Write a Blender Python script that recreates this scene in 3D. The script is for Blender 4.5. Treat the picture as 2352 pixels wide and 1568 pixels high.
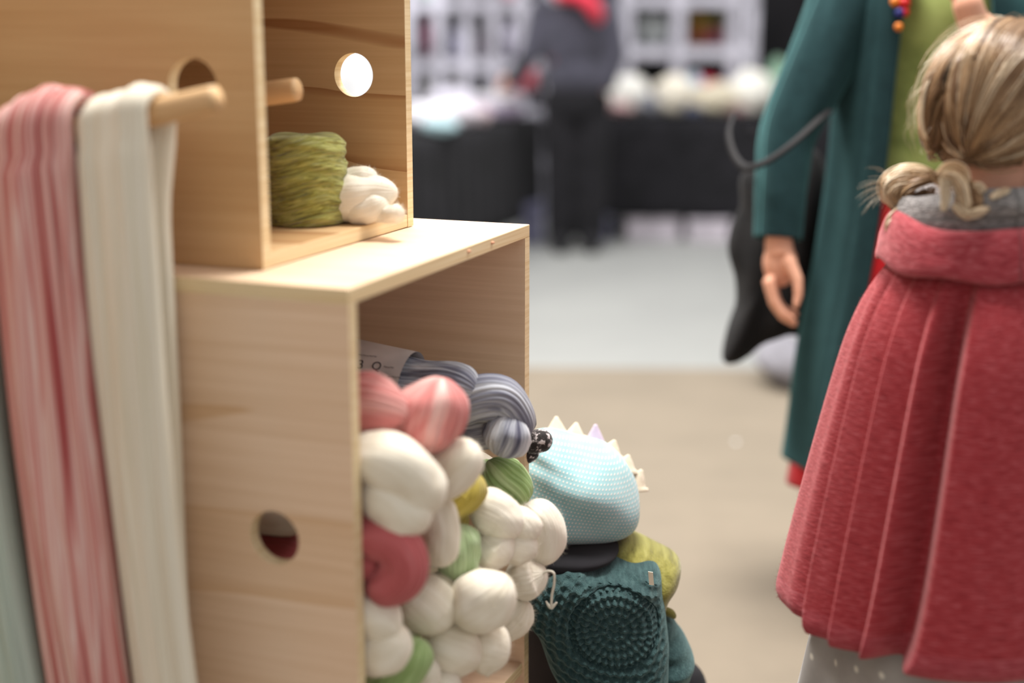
import bpy, bmesh, math, random
import numpy as np
from mathutils import Vector, Matrix
for o in list(bpy.data.objects): bpy.data.objects.remove(o)
SC = bpy.context.scene; COL = SC.collection
R = random.Random(7)

# ------------------------------------------------------------------ camera
F = 3267.0; H = 1.27; PITCH = math.radians(12.44)
CP, SP = math.cos(PITCH), math.sin(PITCH)
cd = bpy.data.cameras.new('camera'); cam = bpy.data.objects.new('camera', cd); COL.objects.link(cam)
cam.location = (0, 0, H); cam.rotation_euler = (math.pi/2 - PITCH, 0, 0)
cd.sensor_width = 36; cd.sensor_fit = 'HORIZONTAL'; cd.lens = 36*F/2352
cd.clip_start = .05; cd.clip_end = 100
cd.dof.use_dof = True; cd.dof.focus_distance = 2.03; cd.dof.aperture_fstop = 1.22
SC.camera = cam
# ------------------------------------------------------------------ light of the hall
w = bpy.data.worlds.new('hall'); SC.world = w; w.use_nodes = True
w.node_tree.nodes['Background'].inputs[0].default_value = (1, .985, .97, 1)
w.node_tree.nodes['Background'].inputs[1].default_value = .43
def area(name, loc, target, size, power, color=(1, .96, .9)):
    l = bpy.data.lights.new(name, 'AREA'); l.shape = 'SQUARE'; l.size = size; l.energy = power; l.color = color
    o = bpy.data.objects.new(name, l); COL.objects.link(o); o.location = loc
    o.rotation_euler = (Vector(target)-Vector(loc)).to_track_quat('-Z', 'Y').to_euler(); return o
area('hall_ceiling_light', (.15, 2.5, 4.0), (.05, 2.0, .9), 1.1, 135, (1, .965, .91))
area('hall_ceiling_light_behind', (-2.2, 5.4, 4.6), (.2, 2.4, .9), 1.2, 190, (1, .97, .92))
area('hall_ceiling_light_over_aisle', (3.2, 3.0, 5.4), (.6, 2.4, .4), 2.0, 60)
area('hall_ceiling_light_over_stalls', (.2, 6.8, 5.2), (.2, 8.6, .6), 2.4, 120, (.97, .97, 1))
vs = SC.view_settings; vs.view_transform = 'Standard'; vs.look = 'None'; vs.gamma = 1; vs.use_curve_mapping = False
vs.exposure = .62

# ------------------------------------------------------------------ geometry helpers
def ray(u, v):
    x = (u-1176)/F; y = (784-v)/F
    return Vector((x, CP+y*SP, -SP+y*CP))
CAM = Vector((0, 0, H))
def PZ(u, v, z): return CAM + ray(u, v)*z                    # point seen at u,v at view depth z
def PH(u, v, Z): r = ray(u, v); return CAM + r*((Z-H)/r.z)   # on the horizontal plane Z
CN = Vector((-.176, 1.505, .996)); D = Vector((.365, .931, 0)).normalized(); E = Vector((D.y, -D.x, 0)); UP = Vector((0, 0, 1))
def PD(u, v, dd): r = ray(u, v); return CAM + r*((D.dot(CN-CAM)+dd)/D.dot(r))   # on a plane parallel to the crate sides
def depth(p): q = p-CAM; return q.y*CP - q.z*SP
def CR(k, dd, Z): return CN + E*k + D*dd + UP*(Z-CN.z)       # crate frame: k out of opening, dd across, Z height
def lin(c): return tuple(((x/255)/12.92 if x/255 <= .04045 else ((x/255+.055)/1.055)**2.4) for x in c)+(1,)

def tag(o, label=None, cat=None, group=None, kind=None):
    if label: o['label'] = label
    if cat: o['category'] = cat
    if group: o['group'] = group
    if kind: o['kind'] = kind
    return o
WLOC = {}
def thing(name, loc, label, cat, group=None):
    o = bpy.data.objects.new(name, None); COL.objects.link(o); o.location = loc; o.empty_display_size = .05
    WLOC[o.name] = Vector(loc); return tag(o, label, cat, group)
def obj(name, verts, faces, mat, parent=None, smooth=True, uvs=None, attr=None, origin=None):
    V = [Vector(v) for v in verts]
    if parent is not None: base = WLOC[parent.name]
    elif origin is not None: base = Vector(origin)
    else:
        xs = [v.x for v in V]; ys = [v.y for v in V]; base = Vector(((min(xs)+max(xs))/2, (min(ys)+max(ys))/2, min(v.z for v in V)))
    me = bpy.data.meshes.new(name); me.from_pydata([v-base for v in V], [], faces); me.update()
    if smooth: me.polygons.foreach_set('use_smooth', [True]*len(me.polygons))
    if uvs is not None:
        ul = me.uv_layers.new(name='UVMap'); li = np.empty(len(me.loops), dtype=np.int32); me.loops.foreach_get('vertex_index', li)
        ul.data.foreach_set('uv', np.array(uvs, dtype=np.float32)[li].ravel())
    if attr is not None:
        a = me.attributes.new('shade', 'FLOAT', 'POINT'); a.data.foreach_set('value', np.array(attr, dtype=np.float32))
    o = bpy.data.objects.new(name, me); COL.objects.link(o)
    if isinstance(mat, (list, tuple)): [me.materials.append(m) for m in mat]
    elif mat: me.materials.append(mat)
    if parent is not None: o.parent = parent
    else: o.location = base
    WLOC[o.name] = base
    return o
def boxvf(o, a, b, c):
    """box from corner o with edge vectors a, b, c"""
    o, a, b, c = map(Vector, (o, a, b, c))
    v = [o, o+a, o+a+b, o+b, o+c, o+a+c, o+a+b+c, o+b+c]
    f = [(0, 3, 2, 1), (4, 5, 6, 7), (0, 1, 5, 4), (1, 2, 6, 5), (2, 3, 7, 6), (3, 0, 4, 7)]
    if a.cross(b).dot(c) < 0: f = [t[::-1] for t in f]
    return v, f
def bevel(o, wd=.0015, seg=2):
    m = o.modifiers.new('bevel', 'BEVEL'); m.width = wd; m.segments = seg; m.limit_method = 'ANGLE'; m.angle_limit = .7
    return o
def box(name, o, a, b, c, mat, parent=None, bv=.0015):
    v, f = boxvf(o, a, b, c); q = obj(name, v, f, mat, parent, smooth=False)
    if bv: bevel(q, bv)
    return q
def abox(name, lo, hi, mat, parent=None, bv=.002):
    lo, hi = Vector(lo), Vector(hi); s = hi-lo
    return box(name, lo, (s.x, 0, 0), (0, s.y, 0), (0, 0, s.z), mat, parent, bv)
def merge(parts):
    V, Fc, U = [], [], []
    for p in parts:
        n = len(V); V += list(p[0]); Fc += [tuple(i+n for i in f) for f in p[1]]
        if len(p) > 2: U += list(p[2])
    return V, Fc, (U if U else None)
def catmull(P, n, closed=False):
    P = np.array(P, float); m = len(P)
    if closed: Q = np.vstack([P[-1:], P, P[:2]]); segs = m
    else: Q = np.vstack([2*P[0]-P[1], P, 2*P[-1]-P[-2]]); segs = m-1
    out = []
    for i in range(n):
        t = (i/n if closed else i/(n-1))*segs; k = min(int(t), segs-1); t -= k
        a, b, c, d = Q[k], Q[k+1], Q[k+2], Q[k+3]
        out.append(.5*(2*b+(c-a)*t+(2*a-5*b+4*c-d)*t*t+(3*b-a-3*c+d)*t**3))
    return np.array(out)
def tube(pts, radii, nseg=32, rings=48, ridge=(0, 0, 0), cap=True, capk=0., flat=1., seed=0, wob=0., flatdir=None, smoothpath=True):
    """swept tube; ridge=(count, amplitude, twist); cap rounds off the ends. returns verts, faces, uvs"""
    P = np.array([tuple(p) for p in pts], float); r = np.array(radii, float)
    if smoothpath:
        Q = catmull(np.column_stack([P, r]), rings); P, r = Q[:, :3], np.maximum(Q[:, 3], 1e-5)
    else: rings = len(P)
    seg = np.linalg.norm(np.diff(P, axis=0), axis=1); s = np.concatenate([[0], np.cumsum(seg)])
    L = max(s[-1], 1e-6)
    T = np.gradient(P, axis=0); T /= np.linalg.norm(T, axis=1)[:, None]+1e-12
    if cap:
        e0 = min(max(r[0], capk*r.max()), L*.45); e1 = min(max(r[-1], capk*r.max()), L*.45); r = r.copy()
        for i in range(rings):
            if s[i] < e0: r[i] *= math.sqrt(max(0, 1-(1-s[i]/e0)**2))
            if L-s[i] < e1: r[i] *= math.sqrt(max(0, 1-(1-(L-s[i])/e1)**2))
        r = np.maximum(r, 2e-5)
    ref = np.array(flatdir if flatdir is not None else (0, 0, 1.), float)
    if abs(T[0].dot(ref)) > .95: ref = np.array((1., 0, 0))
    n = ref-T[0]*ref.dot(T[0]); n /= np.linalg.norm(n)
    V, U = [], []; ph = seed*1.7
    for i in range(rings):
        n = n-T[i]*n.dot(T[i]); n /= np.linalg.norm(n)+1e-12; b = np.cross(T[i], n)
        for j in range(nseg+1):
            a = 2*math.pi*j/nseg
            k = 1+ridge[1]*(abs(math.sin(ridge[0]*a/2+ridge[2]*s[i]/L*6.283+ph))*2-1) if ridge[0] else 1
            if wob: k += wob*(math.sin(2*a+s[i]/L*7+ph)*.6+math.sin(3*a-s[i]/L*11+2*ph)*.5+.3*math.sin(5*a+s[i]/L*17+ph))
            V.append(P[i]+r[i]*k*(n*math.cos(a)*flat+b*math.sin(a)))
            U.append((j/nseg+ridge[2]*s[i]/L/max(1, ridge[0]), s[i]))
    Fc = []; w_ = nseg+1
    for i in range(rings-1):
        for j in range(nseg):
            Fc.append((i*w_+j, i*w_+j+1, (i+1)*w_+j+1, (i+1)*w_+j))
    if True:
        Fc.append(tuple(range(nseg-1, -1, -1))); Fc.append(tuple((rings-1)*w_+j for j in range(nseg)))
    return V, Fc, U
def sphere(c, r, n=20, m=12, fn=None):
    V, U = [], []
    r = Vector((r, r, r)) if isinstance(r, (int, float)) else Vector(r)
    for i in range(m+1):
        t = math.pi*i/m
        for j in range(n+1):
            a = 2*math.pi*j/n; d_ = Vector((math.sin(t)*math.cos(a), math.sin(t)*math.sin(a), math.cos(t)))
            k = fn(d_) if fn else 1
            V.append(Vector(c)+Vector((d_.x*r.x, d_.y*r.y, d_.z*r.z))*k); U.append((j/n, i/m))
    Fc = [(i*(n+1)+j, (i+1)*(n+1)+j, (i+1)*(n+1)+j+1, i*(n+1)+j+1) for i in range(m) for j in range(n)]
    return V, Fc, U
def inflate(outline, z, T, nth=110, nr=26, power=2.2, disp=None, zfn=None):
    """rounded body with the given silhouette, thickness T each way, standing at depth z"""
    O = catmull(outline, nth, closed=True); c = O.mean(axis=0)
    V, U, Fc = [], [], []
    def pt(s, j, side):
        u, v = c+(O[j % nth]-c)*s
        h = T*max(0, 1-s**power)**.5
        if disp: h = max(h+disp(u, v, s)*(1 if s < 1 else 0), .25*h)
        zz = z + (zfn(u, v) if zfn else 0)
        return PZ(u, v, zz)-Vector((0, side*h, 0)), ((u-c[0])/1000, (v-c[1])/1000)
    for side in (1, -1):
        base = len(V); p, q = pt(0, 0, side); V.append(p); U.append(q)
        ss = [math.sin(math.pi/2*i/nr) for i in range(1, nr+1)]
        for s in ss:
            for j in range(nth): p, q = pt(s, j, side); V.append(p); U.append(q)
        for j in range(nth):
            f = (base, base+1+(j+1) % nth, base+1+j); Fc.append(f if side > 0 else f[::-1])
        for i in range(nr-1):
            for j in range(nth):
                a = base+1+i*nth+j; b = base+1+i*nth+(j+1) % nth
                f = (a, b, b+nth, a+nth); Fc.append(f if side > 0 else f[::-1])
    n1 = 1+nr*nth
    for j in range(nth):
        a = 1+(nr-1)*nth+j; b = 1+(nr-1)*nth+(j+1) % nth; Fc.append((a, b, n1+b, n1+a))
    return V, Fc, U
def remesh(parts, voxel, smooth=4):
    V, Fc, _ = merge([p[:2] for p in parts])
    me = bpy.data.meshes.new('tmp'); me.from_pydata([tuple(v) for v in V], [], Fc); me.update()
    bm = bmesh.new(); bm.from_mesh(me); bmesh.ops.remove_doubles(bm, verts=bm.verts, dist=1e-6); bmesh.ops.recalc_face_normals(bm, faces=bm.faces); bm.to_mesh(me); bm.free()
    o = bpy.data.objects.new('tmp', me); COL.objects.link(o)
    m = o.modifiers.new('r', 'REMESH'); m.mode = 'VOXEL'; m.voxel_size = voxel
    if smooth: s = o.modifiers.new('s', 'SMOOTH'); s.factor = .5; s.iterations = smooth
    dg = bpy.context.evaluated_depsgraph_get(); ev = o.evaluated_get(dg); m2 = ev.to_mesh()
    V = [tuple(v.co) for v in m2.vertices]; Fc = [tuple(p.vertices) for p in m2.polygons]
    ev.to_mesh_clear(); bpy.data.objects.remove(o); bpy.data.meshes.remove(me)
    return V, Fc
def cap_(p0, r0, p1, r1, n=16): return tube([p0, Vector(p0).lerp(Vector(p1), .5), p1], [r0, (r0+r1)/2, r1], n, 14, cap=False)[:2]
def limb(chain, n=16):
    """chain of (point, radius): tapered segments with a ball at every joint"""
    out = []
    for (p, r) in chain: out.append(sphere(p, r, n, n//2)[:2])
    for (a, ra), (b, rb) in zip(chain, chain[1:]): out.append(cap_(a, ra, b, rb, n))
    return out

def fuzz(srcV, srcF, count, length, width, seed, rng=None):
    """short loose fibres standing off a knitted surface"""
    r = random.Random(seed); V, Fc = [], []; m = len(srcF)
    for i in range(count):
        f = srcF[r.randrange(m)]; p = [Vector(srcV[k]) for k in f[:3]]; a, b = r.random(), r.random()
        if a+b > 1: a, b = 1-a, 1-b
        q = p[0]+(p[1]-p[0])*a+(p[2]-p[0])*b; nrm = (p[1]-p[0]).cross(p[2]-p[0])
        if nrm.length < 1e-12: continue
        nrm.normalize(); tv = Vector((r.gauss(0, 1), r.gauss(0, 1), r.gauss(0, 1))); dr = (nrm*.8+tv*.55).normalized()*length*r.uniform(.4, 1.2); w_ = dr.cross(tv).normalized()*width
        k = len(V); V += [q-w_, q+w_, q+dr]; Fc.append((k, k+1, k+2))
    return V, Fc
# ------------------------------------------------------------------ materials
def newmat(name, rough=.8, spec=.3):
    m = bpy.data.materials.new(name); m.use_nodes = True; nt = m.node_tree; b = nt.nodes['Principled BSDF']
    b.inputs['Roughness'].default_value = rough; b.inputs['Specular IOR Level'].default_value = spec
    return m, nt, b
def N(nt, t, **kw):
    n = nt.nodes.new(t)
    for k, v in kw.items(): setattr(n, k, v)
    return n
def ramp(nt, stops):
    r = N(nt, 'ShaderNodeValToRGB'); e = r.color_ramp.elements
    while len(e) < len(stops): e.new(.5)
    for x, (p, c) in zip(e, stops): x.position = p; x.color = c if len(c) == 4 else lin(c)
    return r
def coords(nt, kind, scale, rotz=0, loc=(0, 0, 0)):
    t = N(nt, 'ShaderNodeTexCoord')
    v = t.outputs[kind]
    if rotz:
        m0 = N(nt, 'ShaderNodeMapping'); m0.inputs['Rotation'].default_value = (0, 0, rotz); nt.links.new(v, m0.inputs[0]); v = m0.outputs[0]
    m = N(nt, 'ShaderNodeMapping'); m.inputs['Scale'].default_value = scale; m.inputs['Location'].default_value = loc
    nt.links.new(v, m.inputs[0]); return m.outputs[0]
def noise(nt, vec, scale=1, detail=3, rough=.55, dist=0):
    n = N(nt, 'ShaderNodeTexNoise'); n.inputs['Scale'].default_value = scale; n.inputs['Detail'].default_value = detail
    n.inputs['Roughness'].default_value = rough; n.inputs['Distortion'].default_value = dist; nt.links.new(vec, n.inputs['Vector']); return n.outputs['Fac']
def bumpto(nt, b, h, strength, dist):
    n = N(nt, 'ShaderNodeBump'); n.inputs['Strength'].default_value = strength; n.inputs['Distance'].default_value = dist
    nt.links.new(h, n.inputs['Height']); nt.links.new(n.outputs[0], b.inputs['Normal'])
EANG = -math.atan2(E.y, E.x)
def wood(name, light, mid, dark, seed=0, lines=.55, yscale=1.):
    m, nt, b = newmat(name, .55, .3)
    v = coords(nt, 'Object', (.7, 3.5, 7*yscale), EANG, (seed, seed*.7, seed*.3))
    n1 = noise(nt, v, 1.1, 3, .45, .7); v2 = coords(nt, 'Object', (3, 60, 130), EANG); n2 = noise(nt, v2, 1, 2)
    r1 = ramp(nt, [(.3, mid), (.5, light), (.62, light), (lines+.12, dark), (lines+.17, mid), (.9, light)]); nt.links.new(n1, r1.inputs[0])
    r2 = ramp(nt, [(.3, (244, 240, 234)), (.7, (255, 255, 255))]); nt.links.new(n2, r2.inputs[0])
    mx = N(nt, 'ShaderNodeMix', data_type='RGBA', blend_type='MULTIPLY'); mx.inputs[0].default_value = 1
    nt.links.new(r1.outputs[0], mx.inputs[6]); nt.links.new(r2.outputs[0], mx.inputs[7]); nt.links.new(mx.outputs[2], b.inputs['Base Color'])
    bumpto(nt, b, n2, .15, .001); return m
def fabric(name, stops, vec=('Object', (60, 60, 60)), scale=1, detail=4, rough=.92, sheen=.3, bump=(.5, .002), bvec=None, dist=0, sheencol=(1, 1, 1, 1)):
    m, nt, b = newmat(name, rough, .15)
    n1 = noise(nt, coords(nt, *vec), scale, detail, .6, dist); r = ramp(nt, stops); nt.links.new(n1, r.inputs[0]); nt.links.new(r.outputs[0], b.inputs['Base Color'])
    if sheen: b.inputs['Sheen Weight'].default_value = sheen; b.inputs['Sheen Roughness'].default_value = .5; b.inputs['Sheen Tint'].default_value = sheencol
    if bump: bumpto(nt, b, noise(nt, coords(nt, *(bvec or vec)), 1 if bvec else scale, 2), *bump)
    return m
def yarn(name, stops, around=26, along=14, bump=.8, sheen=.25, dist=.6):
    """fibre streaks that follow the strand (uv: around, along in metres)"""
    return fabric(name, stops, ('UV', (around, along, 1)), 1, 4, .95, sheen, (bump, .004), ('UV', (around*3.2, along*1.1, 1)), dist)
def plain(name, c, rough=.7, spec=.3, metal=0, var=.0):
    m, nt, b = newmat(name, rough, spec); b.inputs['Metallic'].default_value = metal
    n1 = noise(nt, coords(nt, 'Object', (9, 9, 9)), 1, 3); k = 1-.22-var
    r = ramp(nt, [(.3, tuple(x*k for x in c)), (.65, c)]); nt.links.new(n1, r.inputs[0]); nt.links.new(r.outputs[0], b.inputs['Base Color']); return m

M = {}
M['birch'] = wood('pale_birch_plywood', (235, 206, 178), (229, 197, 165), (220, 184, 147), 3, .5, .6)
M['pine'] = wood('honey_pine_plywood', (210, 175, 131), (197, 158, 112), (170, 124, 82), 8.3, .50, .9)
M['edge'] = fabric('plywood_edge', [(.35, (222, 196, 152)), (.6, (236, 216, 178))], ('Object', (3, 3, 240)), 1, 2, .7, 0, None)
M['plug'] = plain('reddish_plug', (206, 150, 118))
M['dowel'] = wood('beech_dowel', (220, 184, 140), (212, 172, 126), (200, 158, 112), 5)
M['cream'] = yarn('cream_wool', [(.3, (220, 209, 188)), (.5, (234, 226, 209)), (.7, (243, 237, 224))], 9, 9, .5)
M['white'] = yarn('natural_white_wool', [(.3, (224, 215, 198)), (.65, (240, 234, 220))], 11, 9, .5)
M['pink'] = yarn('rose_yarn', [(.3, (190, 96, 96)), (.45, (212, 134, 130)), (.56, (228, 172, 166)), (.7, (240, 204, 196))], 7, 7)
M['rose'] = yarn('deep_rose_yarn', [(.25, (158, 72, 72)), (.5, (186, 96, 98)), (.8, (200, 122, 124))], 8, 8)
M['grey'] = yarn('slate_yarn', [(.33, (70, 70, 90)), (.44, (124, 126, 140)), (.53, (170, 173, 182)), (.66, (206, 208, 214))], 9, 5)
M['green'] = yarn('leaf_green_yarn', [(.3, (118, 146, 84)), (.5, (150, 176, 116)), (.7, (190, 208, 158))], 9, 5)
M['palegreen'] = yarn('pale_green_yarn', [(.25, (140, 166, 112)), (.55, (176, 196, 152)), (.8, (206, 220, 188))], 14, 16)
M['mustard'] = yarn('mustard_yarn', [(.3, (164, 146, 58)), (.6, (198, 180, 88))], 14, 8)
M['moss'] = fabric('moss_green_roving', [(.30, (92, 86, 34)), (.42, (146, 142, 66)), (.55, (178, 178, 98)), (.75, (206, 204, 136))], ('UV', (1.1, 40, 1)), 1, 4, .95, .35, (1, .012), ('UV', (1.6, 60, 1)), 1.6)
M['hangpink'] = yarn('rose_and_blush_hank', [(.33, (118, 52, 54)), (.40, (178, 96, 94)), (.46, (206, 138, 132)), (.51, (226, 198, 192)), (.55, (204, 136, 131)), (.62, (162, 78, 78))], 8, 1.0, .4, .2, .5)
M['hangcream'] = yarn('ecru_hank', [(.3, (214, 202, 176)), (.5, (232, 224, 206)), (.7, (240, 234, 220))], 26, 2, .5, .2, .4)
M['hangmint'] = yarn('mint_hank', [(.25, (150, 168, 156)), (.5, (188, 206, 196)), (.8, (216, 228, 220))], 26, 2, .5, .2, .4)
M['paper'] = plain('label_paper', (232, 228, 228), .6)
M['ink'] = plain('dark_ink', (70, 66, 74), .6)
M['teal'] = fabric('teal_wool_coat', [(.3, (26, 46, 50)), (.6, (31, 54, 58)), (.8, (37, 60, 64))], ('Object', (30, 30, 30)), 1, 4, .95, .3, (.25, .001), ('Object', (900, 900, 900)), 0, (.3, .75, .75, 1))
M['crochet'] = fabric('dark_teal_crochet_wool', [(.3, (38, 57, 59)), (.55, (52, 76, 77)), (.8, (74, 98, 97))], ('UV', (120, 120, 1)), 1, 3, .95, .35, (.8, .002), ('UV', (420, 420, 1)), 0, (.6, .9, .9, 1))
M['felt'] = fabric('chartreuse_felt', [(.3, (104, 100, 44)), (.5, (138, 134, 64)), (.8, (166, 162, 96))], ('UV', (60, 60, 1)), 1, 4, .95, .4, (.6, .002), ('UV', (260, 260, 1)))
M['cape'] = fabric('heathered_red_knit', [(.30, (122, 34, 40)), (.5, (154, 50, 56)), (.68, (174, 84, 90))], ('UV', (55, 420, 1)), 1, 4, .95, .4, (.6, .002), ('UV', (120, 520, 1)), .3, (1, .55, .55, 1))
M['caperib'] = fabric('red_knit_rib', [(.30, (128, 42, 50)), (.5, (156, 60, 68)), (.68, (178, 94, 100))], ('UV', (60, 420, 1)), 1, 4, .95, .4, (.7, .002), ('UV', (90, 600, 1)), .3, (1, .55, .55, 1))
M['scarf'] = fabric('grey_knit', [(.32, (84, 80, 80)), (.5, (134, 128, 127)), (.68, (168, 162, 160))], ('UV', (110, 320, 1)), 1, 4, .95, .4, (1, .006), ('UV', (150, 420, 1)))
M['skin'] = fabric('skin', [(.3, (218, 160, 134)), (.7, (230, 176, 150))], ('Object', (20, 20, 20)), 1, 3, .5, 0, None)
M['greentop'] = fabric('olive_green_tunic', [(.3, (112, 126, 70)), (.5, (136, 150, 86)), (.75, (148, 162, 98))], ('Object', (14, 14, 14)), 1, 3, .9, .2, (.2, .001), ('Object', (500, 500, 500)))
M['red'] = fabric('red_wool_skirt', [(.3, (150, 8, 18)), (.7, (190, 16, 28))], ('Object', (18, 18, 18)))
M['black'] = fabric('black_cotton', [(.3, (26, 26, 28)), (.7, (40, 39, 43))], ('Object', (8, 8, 8)), sheen=.05, bump=(.2, .002))
M['blackbag'] = fabric('black_canvas', [(.3, (24, 24, 25)), (.7, (36, 35, 36))], ('Object', (12, 12, 12)), sheen=.05)
M['leather'] = plain('grey_leather_strap', (32, 30, 32), .6, .15)
M['curtain'] = fabric('black_curtain', [(.3, (28, 28, 30)), (.7, (42, 40, 43))], ('Object', (3, 3, 1)), sheen=.05, bump=None)
M['jumper'] = fabric('charcoal_jumper', [(.3, (62, 62, 72)), (.7, (78, 77, 90))], ('Object', (12, 12, 12)))
M['redscarf'] = fabric('raspberry_scarf', [(.3, (196, 36, 58)), (.7, (226, 62, 84))], ('Object', (20, 20, 20)))
M['whitelam'] = plain('white_laminate', (204, 202, 214), .45)
M['lilac'] = plain('white_cardboard', (206, 198, 208), .8)
M['greybox'] = plain('blue_grey_plastic', (112, 112, 138), .5)
M['board'] = plain('white_display_board', (250, 250, 250), .8)
M['shoe'] = plain('brown_leather', (92, 62, 48), .5)
M['gold'] = plain('orange_bead', (226, 128, 40), .4); M['redbead'] = plain('red_bead', (206, 28, 30), .4); M['bluebead'] = plain('blue_bead', (40, 44, 120), .4)
def floor_mat(name, a, b_, sc, rough):
    m, nt, b = newmat(name, rough, .3); n1 = noise(nt, coords(nt, 'Object', (sc, sc, sc)), 1, 6, .6); r = ramp(nt, [(.3, a), (.7, b_)])
    nt.links.new(n1, r.inputs[0]); nt.links.new(r.outputs[0], b.inputs['Base Color']); return m
M['concrete'] = floor_mat('pale_grey_concrete', (146, 147, 145), (158, 159, 156), 1.2, .55)
M['carpet'] = floor_mat('beige_carpet', (128, 118, 104), (138, 127, 112), 2.5, .95)
# dotted knit
def dotted(name, base1, base2, dot, period, dotsize, scale_bump=900):
    m, nt, b = newmat(name, .95, .15); tc = coords(nt, 'UV', (1, 1, 1))
    sx = N(nt, 'ShaderNodeSeparateXYZ'); nt.links.new(tc, sx.inputs[0])
    def mth(op, a, b2=None):
        q = N(nt, 'ShaderNodeMath', operation=op)
        for i, x in enumerate((a, b2)):
            if x is None: continue
            if isinstance(x, (int, float)): q.inputs[i].default_value = x
            else: nt.links.new(x, q.inputs[i])
        return q.outputs[0]
    k = 6.283/period
    p = mth('ADD', sx.outputs[0], mth('MULTIPLY', sx.outputs[1], .55)); q = mth('SUBTRACT', sx.outputs[1], mth('MULTIPLY', sx.outputs[0], .2))
    s = mth('MULTIPLY', mth('ADD', mth('SINE', mth('MULTIPLY', p, k)), 1), mth('ADD', mth('SINE', mth('MULTIPLY', q, k)), 1))
    r = ramp(nt, [(0, (0, 0, 0, 1)), (dotsize, (0, 0, 0, 1)), (min(1, dotsize+.15), (1, 1, 1, 1))]); nt.links.new(mth('MULTIPLY', s, .25), r.inputs[0])
    n1 = noise(nt, coords(nt, 'UV', (14, 14, 1)), 1, 4); r1 = ramp(nt, [(.3, base1), (.7, base2)]); nt.links.new(n1, r1.inputs[0])
    mx = N(nt, 'ShaderNodeMix', data_type='RGBA'); nt.links.new(r.outputs[0], mx.inputs[0]); nt.links.new(r1.outputs[0], mx.inputs[6]); mx.inputs[7].default_value = lin(dot)
    nt.links.new(mx.outputs[2], b.inputs['Base Color']); b.inputs['Sheen Weight'].default_value = .3
    bumpto(nt, b, mth('MULTIPLY', s, .25), .2, .001); return m
M['dotblue'] = dotted('aqua_knit_with_pale_dots', (136, 178, 184), (158, 194, 198), (206, 204, 200), .0088, .5)
M['dotgrey'] = dotted('grey_cotton_with_white_dots', (146, 140, 136), (166, 160, 154), (226, 220, 206), .05, .88)

# hair material: colour by strand
def hairmat():
    m, nt, b = newmat('blonde_hair', .38, .5); a = N(nt, 'ShaderNodeAttribute', attribute_name='shade')
    r = ramp(nt, [(0, (92, 64, 44)), (.35, (148, 112, 78)), (.7, (196, 160, 120)), (1, (242, 224, 196))]); nt.links.new(a.outputs['Fac'], r.inputs[0])
    nt.links.new(r.outputs[0], b.inputs['Base Color']); return m
M['hair'] = hairmat()
M['haircap'] = plain('blonde_hair_underlayer', (138, 104, 74), .5)

# ------------------------------------------------------------------ setting
tag(obj('floor', [(-14, -4, 0), (14, -4, 0), (14, 16, 0), (-14, 16, 0)], [(0, 1, 2, 3)], M['concrete'], smooth=False, origin=(0, 0, 0)), kind='structure')
v, f = boxvf((-9, -4, .0), (18, 0, 0), (0, 9.4, 0), (0, 0, .006)); v[2] = Vector((9, 5.0, 0)); v[6] = Vector((9, 5.0, .006)); v[3] = Vector((-9, 5.55, 0)); v[7] = Vector((-9, 5.55, .006))
tag(obj('carpet', v, f, M['carpet'], smooth=False, origin=(0, 0, 0)), 'beige carpet covering the near half of the floor', kind='structure')
# black curtain as back wall
V, Fc = [], []
n = 360
for i in range(n+1):
    x = -8+16*i/n; y = 10.6+.05*math.sin(x*9)+.03*math.sin(x*23+1)
    V += [(x, y, 0), (x, y, 3.2), (x, y+.02, 3.2), (x, y+.02, 0)]
for i in range(n):
    a = i*4; b = a+4; Fc += [(a, b, b+1, a+1), (a+1, b+1, b+2, a+2), (a+2, b+2, b+3, a+3), (a+3, b+3, b, a)]
tag(obj('wall_back', V, Fc, M['curtain']), 'black pleated curtain closing off the hall behind the stalls', kind='structure')

# ------------------------------------------------------------------ crates
TH = .018
def panel_hole(name, o, a, b, nrm, holes, mat, parent, edge=None):
    """flat board: corner o, edges a,b, thickness vector nrm, one round hole (s,t,r) in metres along a and b"""
    A, B = a.length, b.length; ah, bh = a.normalized(), b.normalized(); (s, t, r) = holes
    ang = sorted(set([2*math.pi*i/64 for i in range(64)]+[math.atan2(y-t, x-s) % (2*math.pi) for x in (0, A) for y in (0, B)]))
    inner, outer = [], []
    for q in ang:
        c, sn = math.cos(q), math.sin(q); inner.append((s+r*c, t+r*sn)); k = 1e9
        if c > 1e-9: k = min(k, (A-s)/c)
        if c < -1e-9: k = min(k, -s/c)
        if sn > 1e-9: k = min(k, (B-t)/sn)
        if sn < -1e-9: k = min(k, -t/sn)
        outer.append((s+k*c, t+k*sn))
    m = len(ang); V = []
    for off in (Vector(), nrm):
        for lst in (inner, outer): V += [o+ah*x+bh*y+off for x, y in lst]
    Fc = []; mi = []
    for i in range(m):
        j = (i+1) % m
        Fc += [(i, j, m+j, m+i), (2*m+i, 3*m+i, 3*m+j, 2*m+j), (i, 2*m+i, 2*m+j, j), (m+i, m+j, 3*m+j, 3*m+i)]; mi += [0, 0, 1, 1]
    q = obj(name, V, Fc, [mat, M['edge']], parent, smooth=False)
    q.data.polygons.foreach_set('material_index', mi)
    bm = bmesh.new(); bm.from_mesh(q.data); bmesh.ops.recalc_face_normals(bm, faces=bm.faces); bm.to_mesh(q.data); bm.free()
    return q
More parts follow.
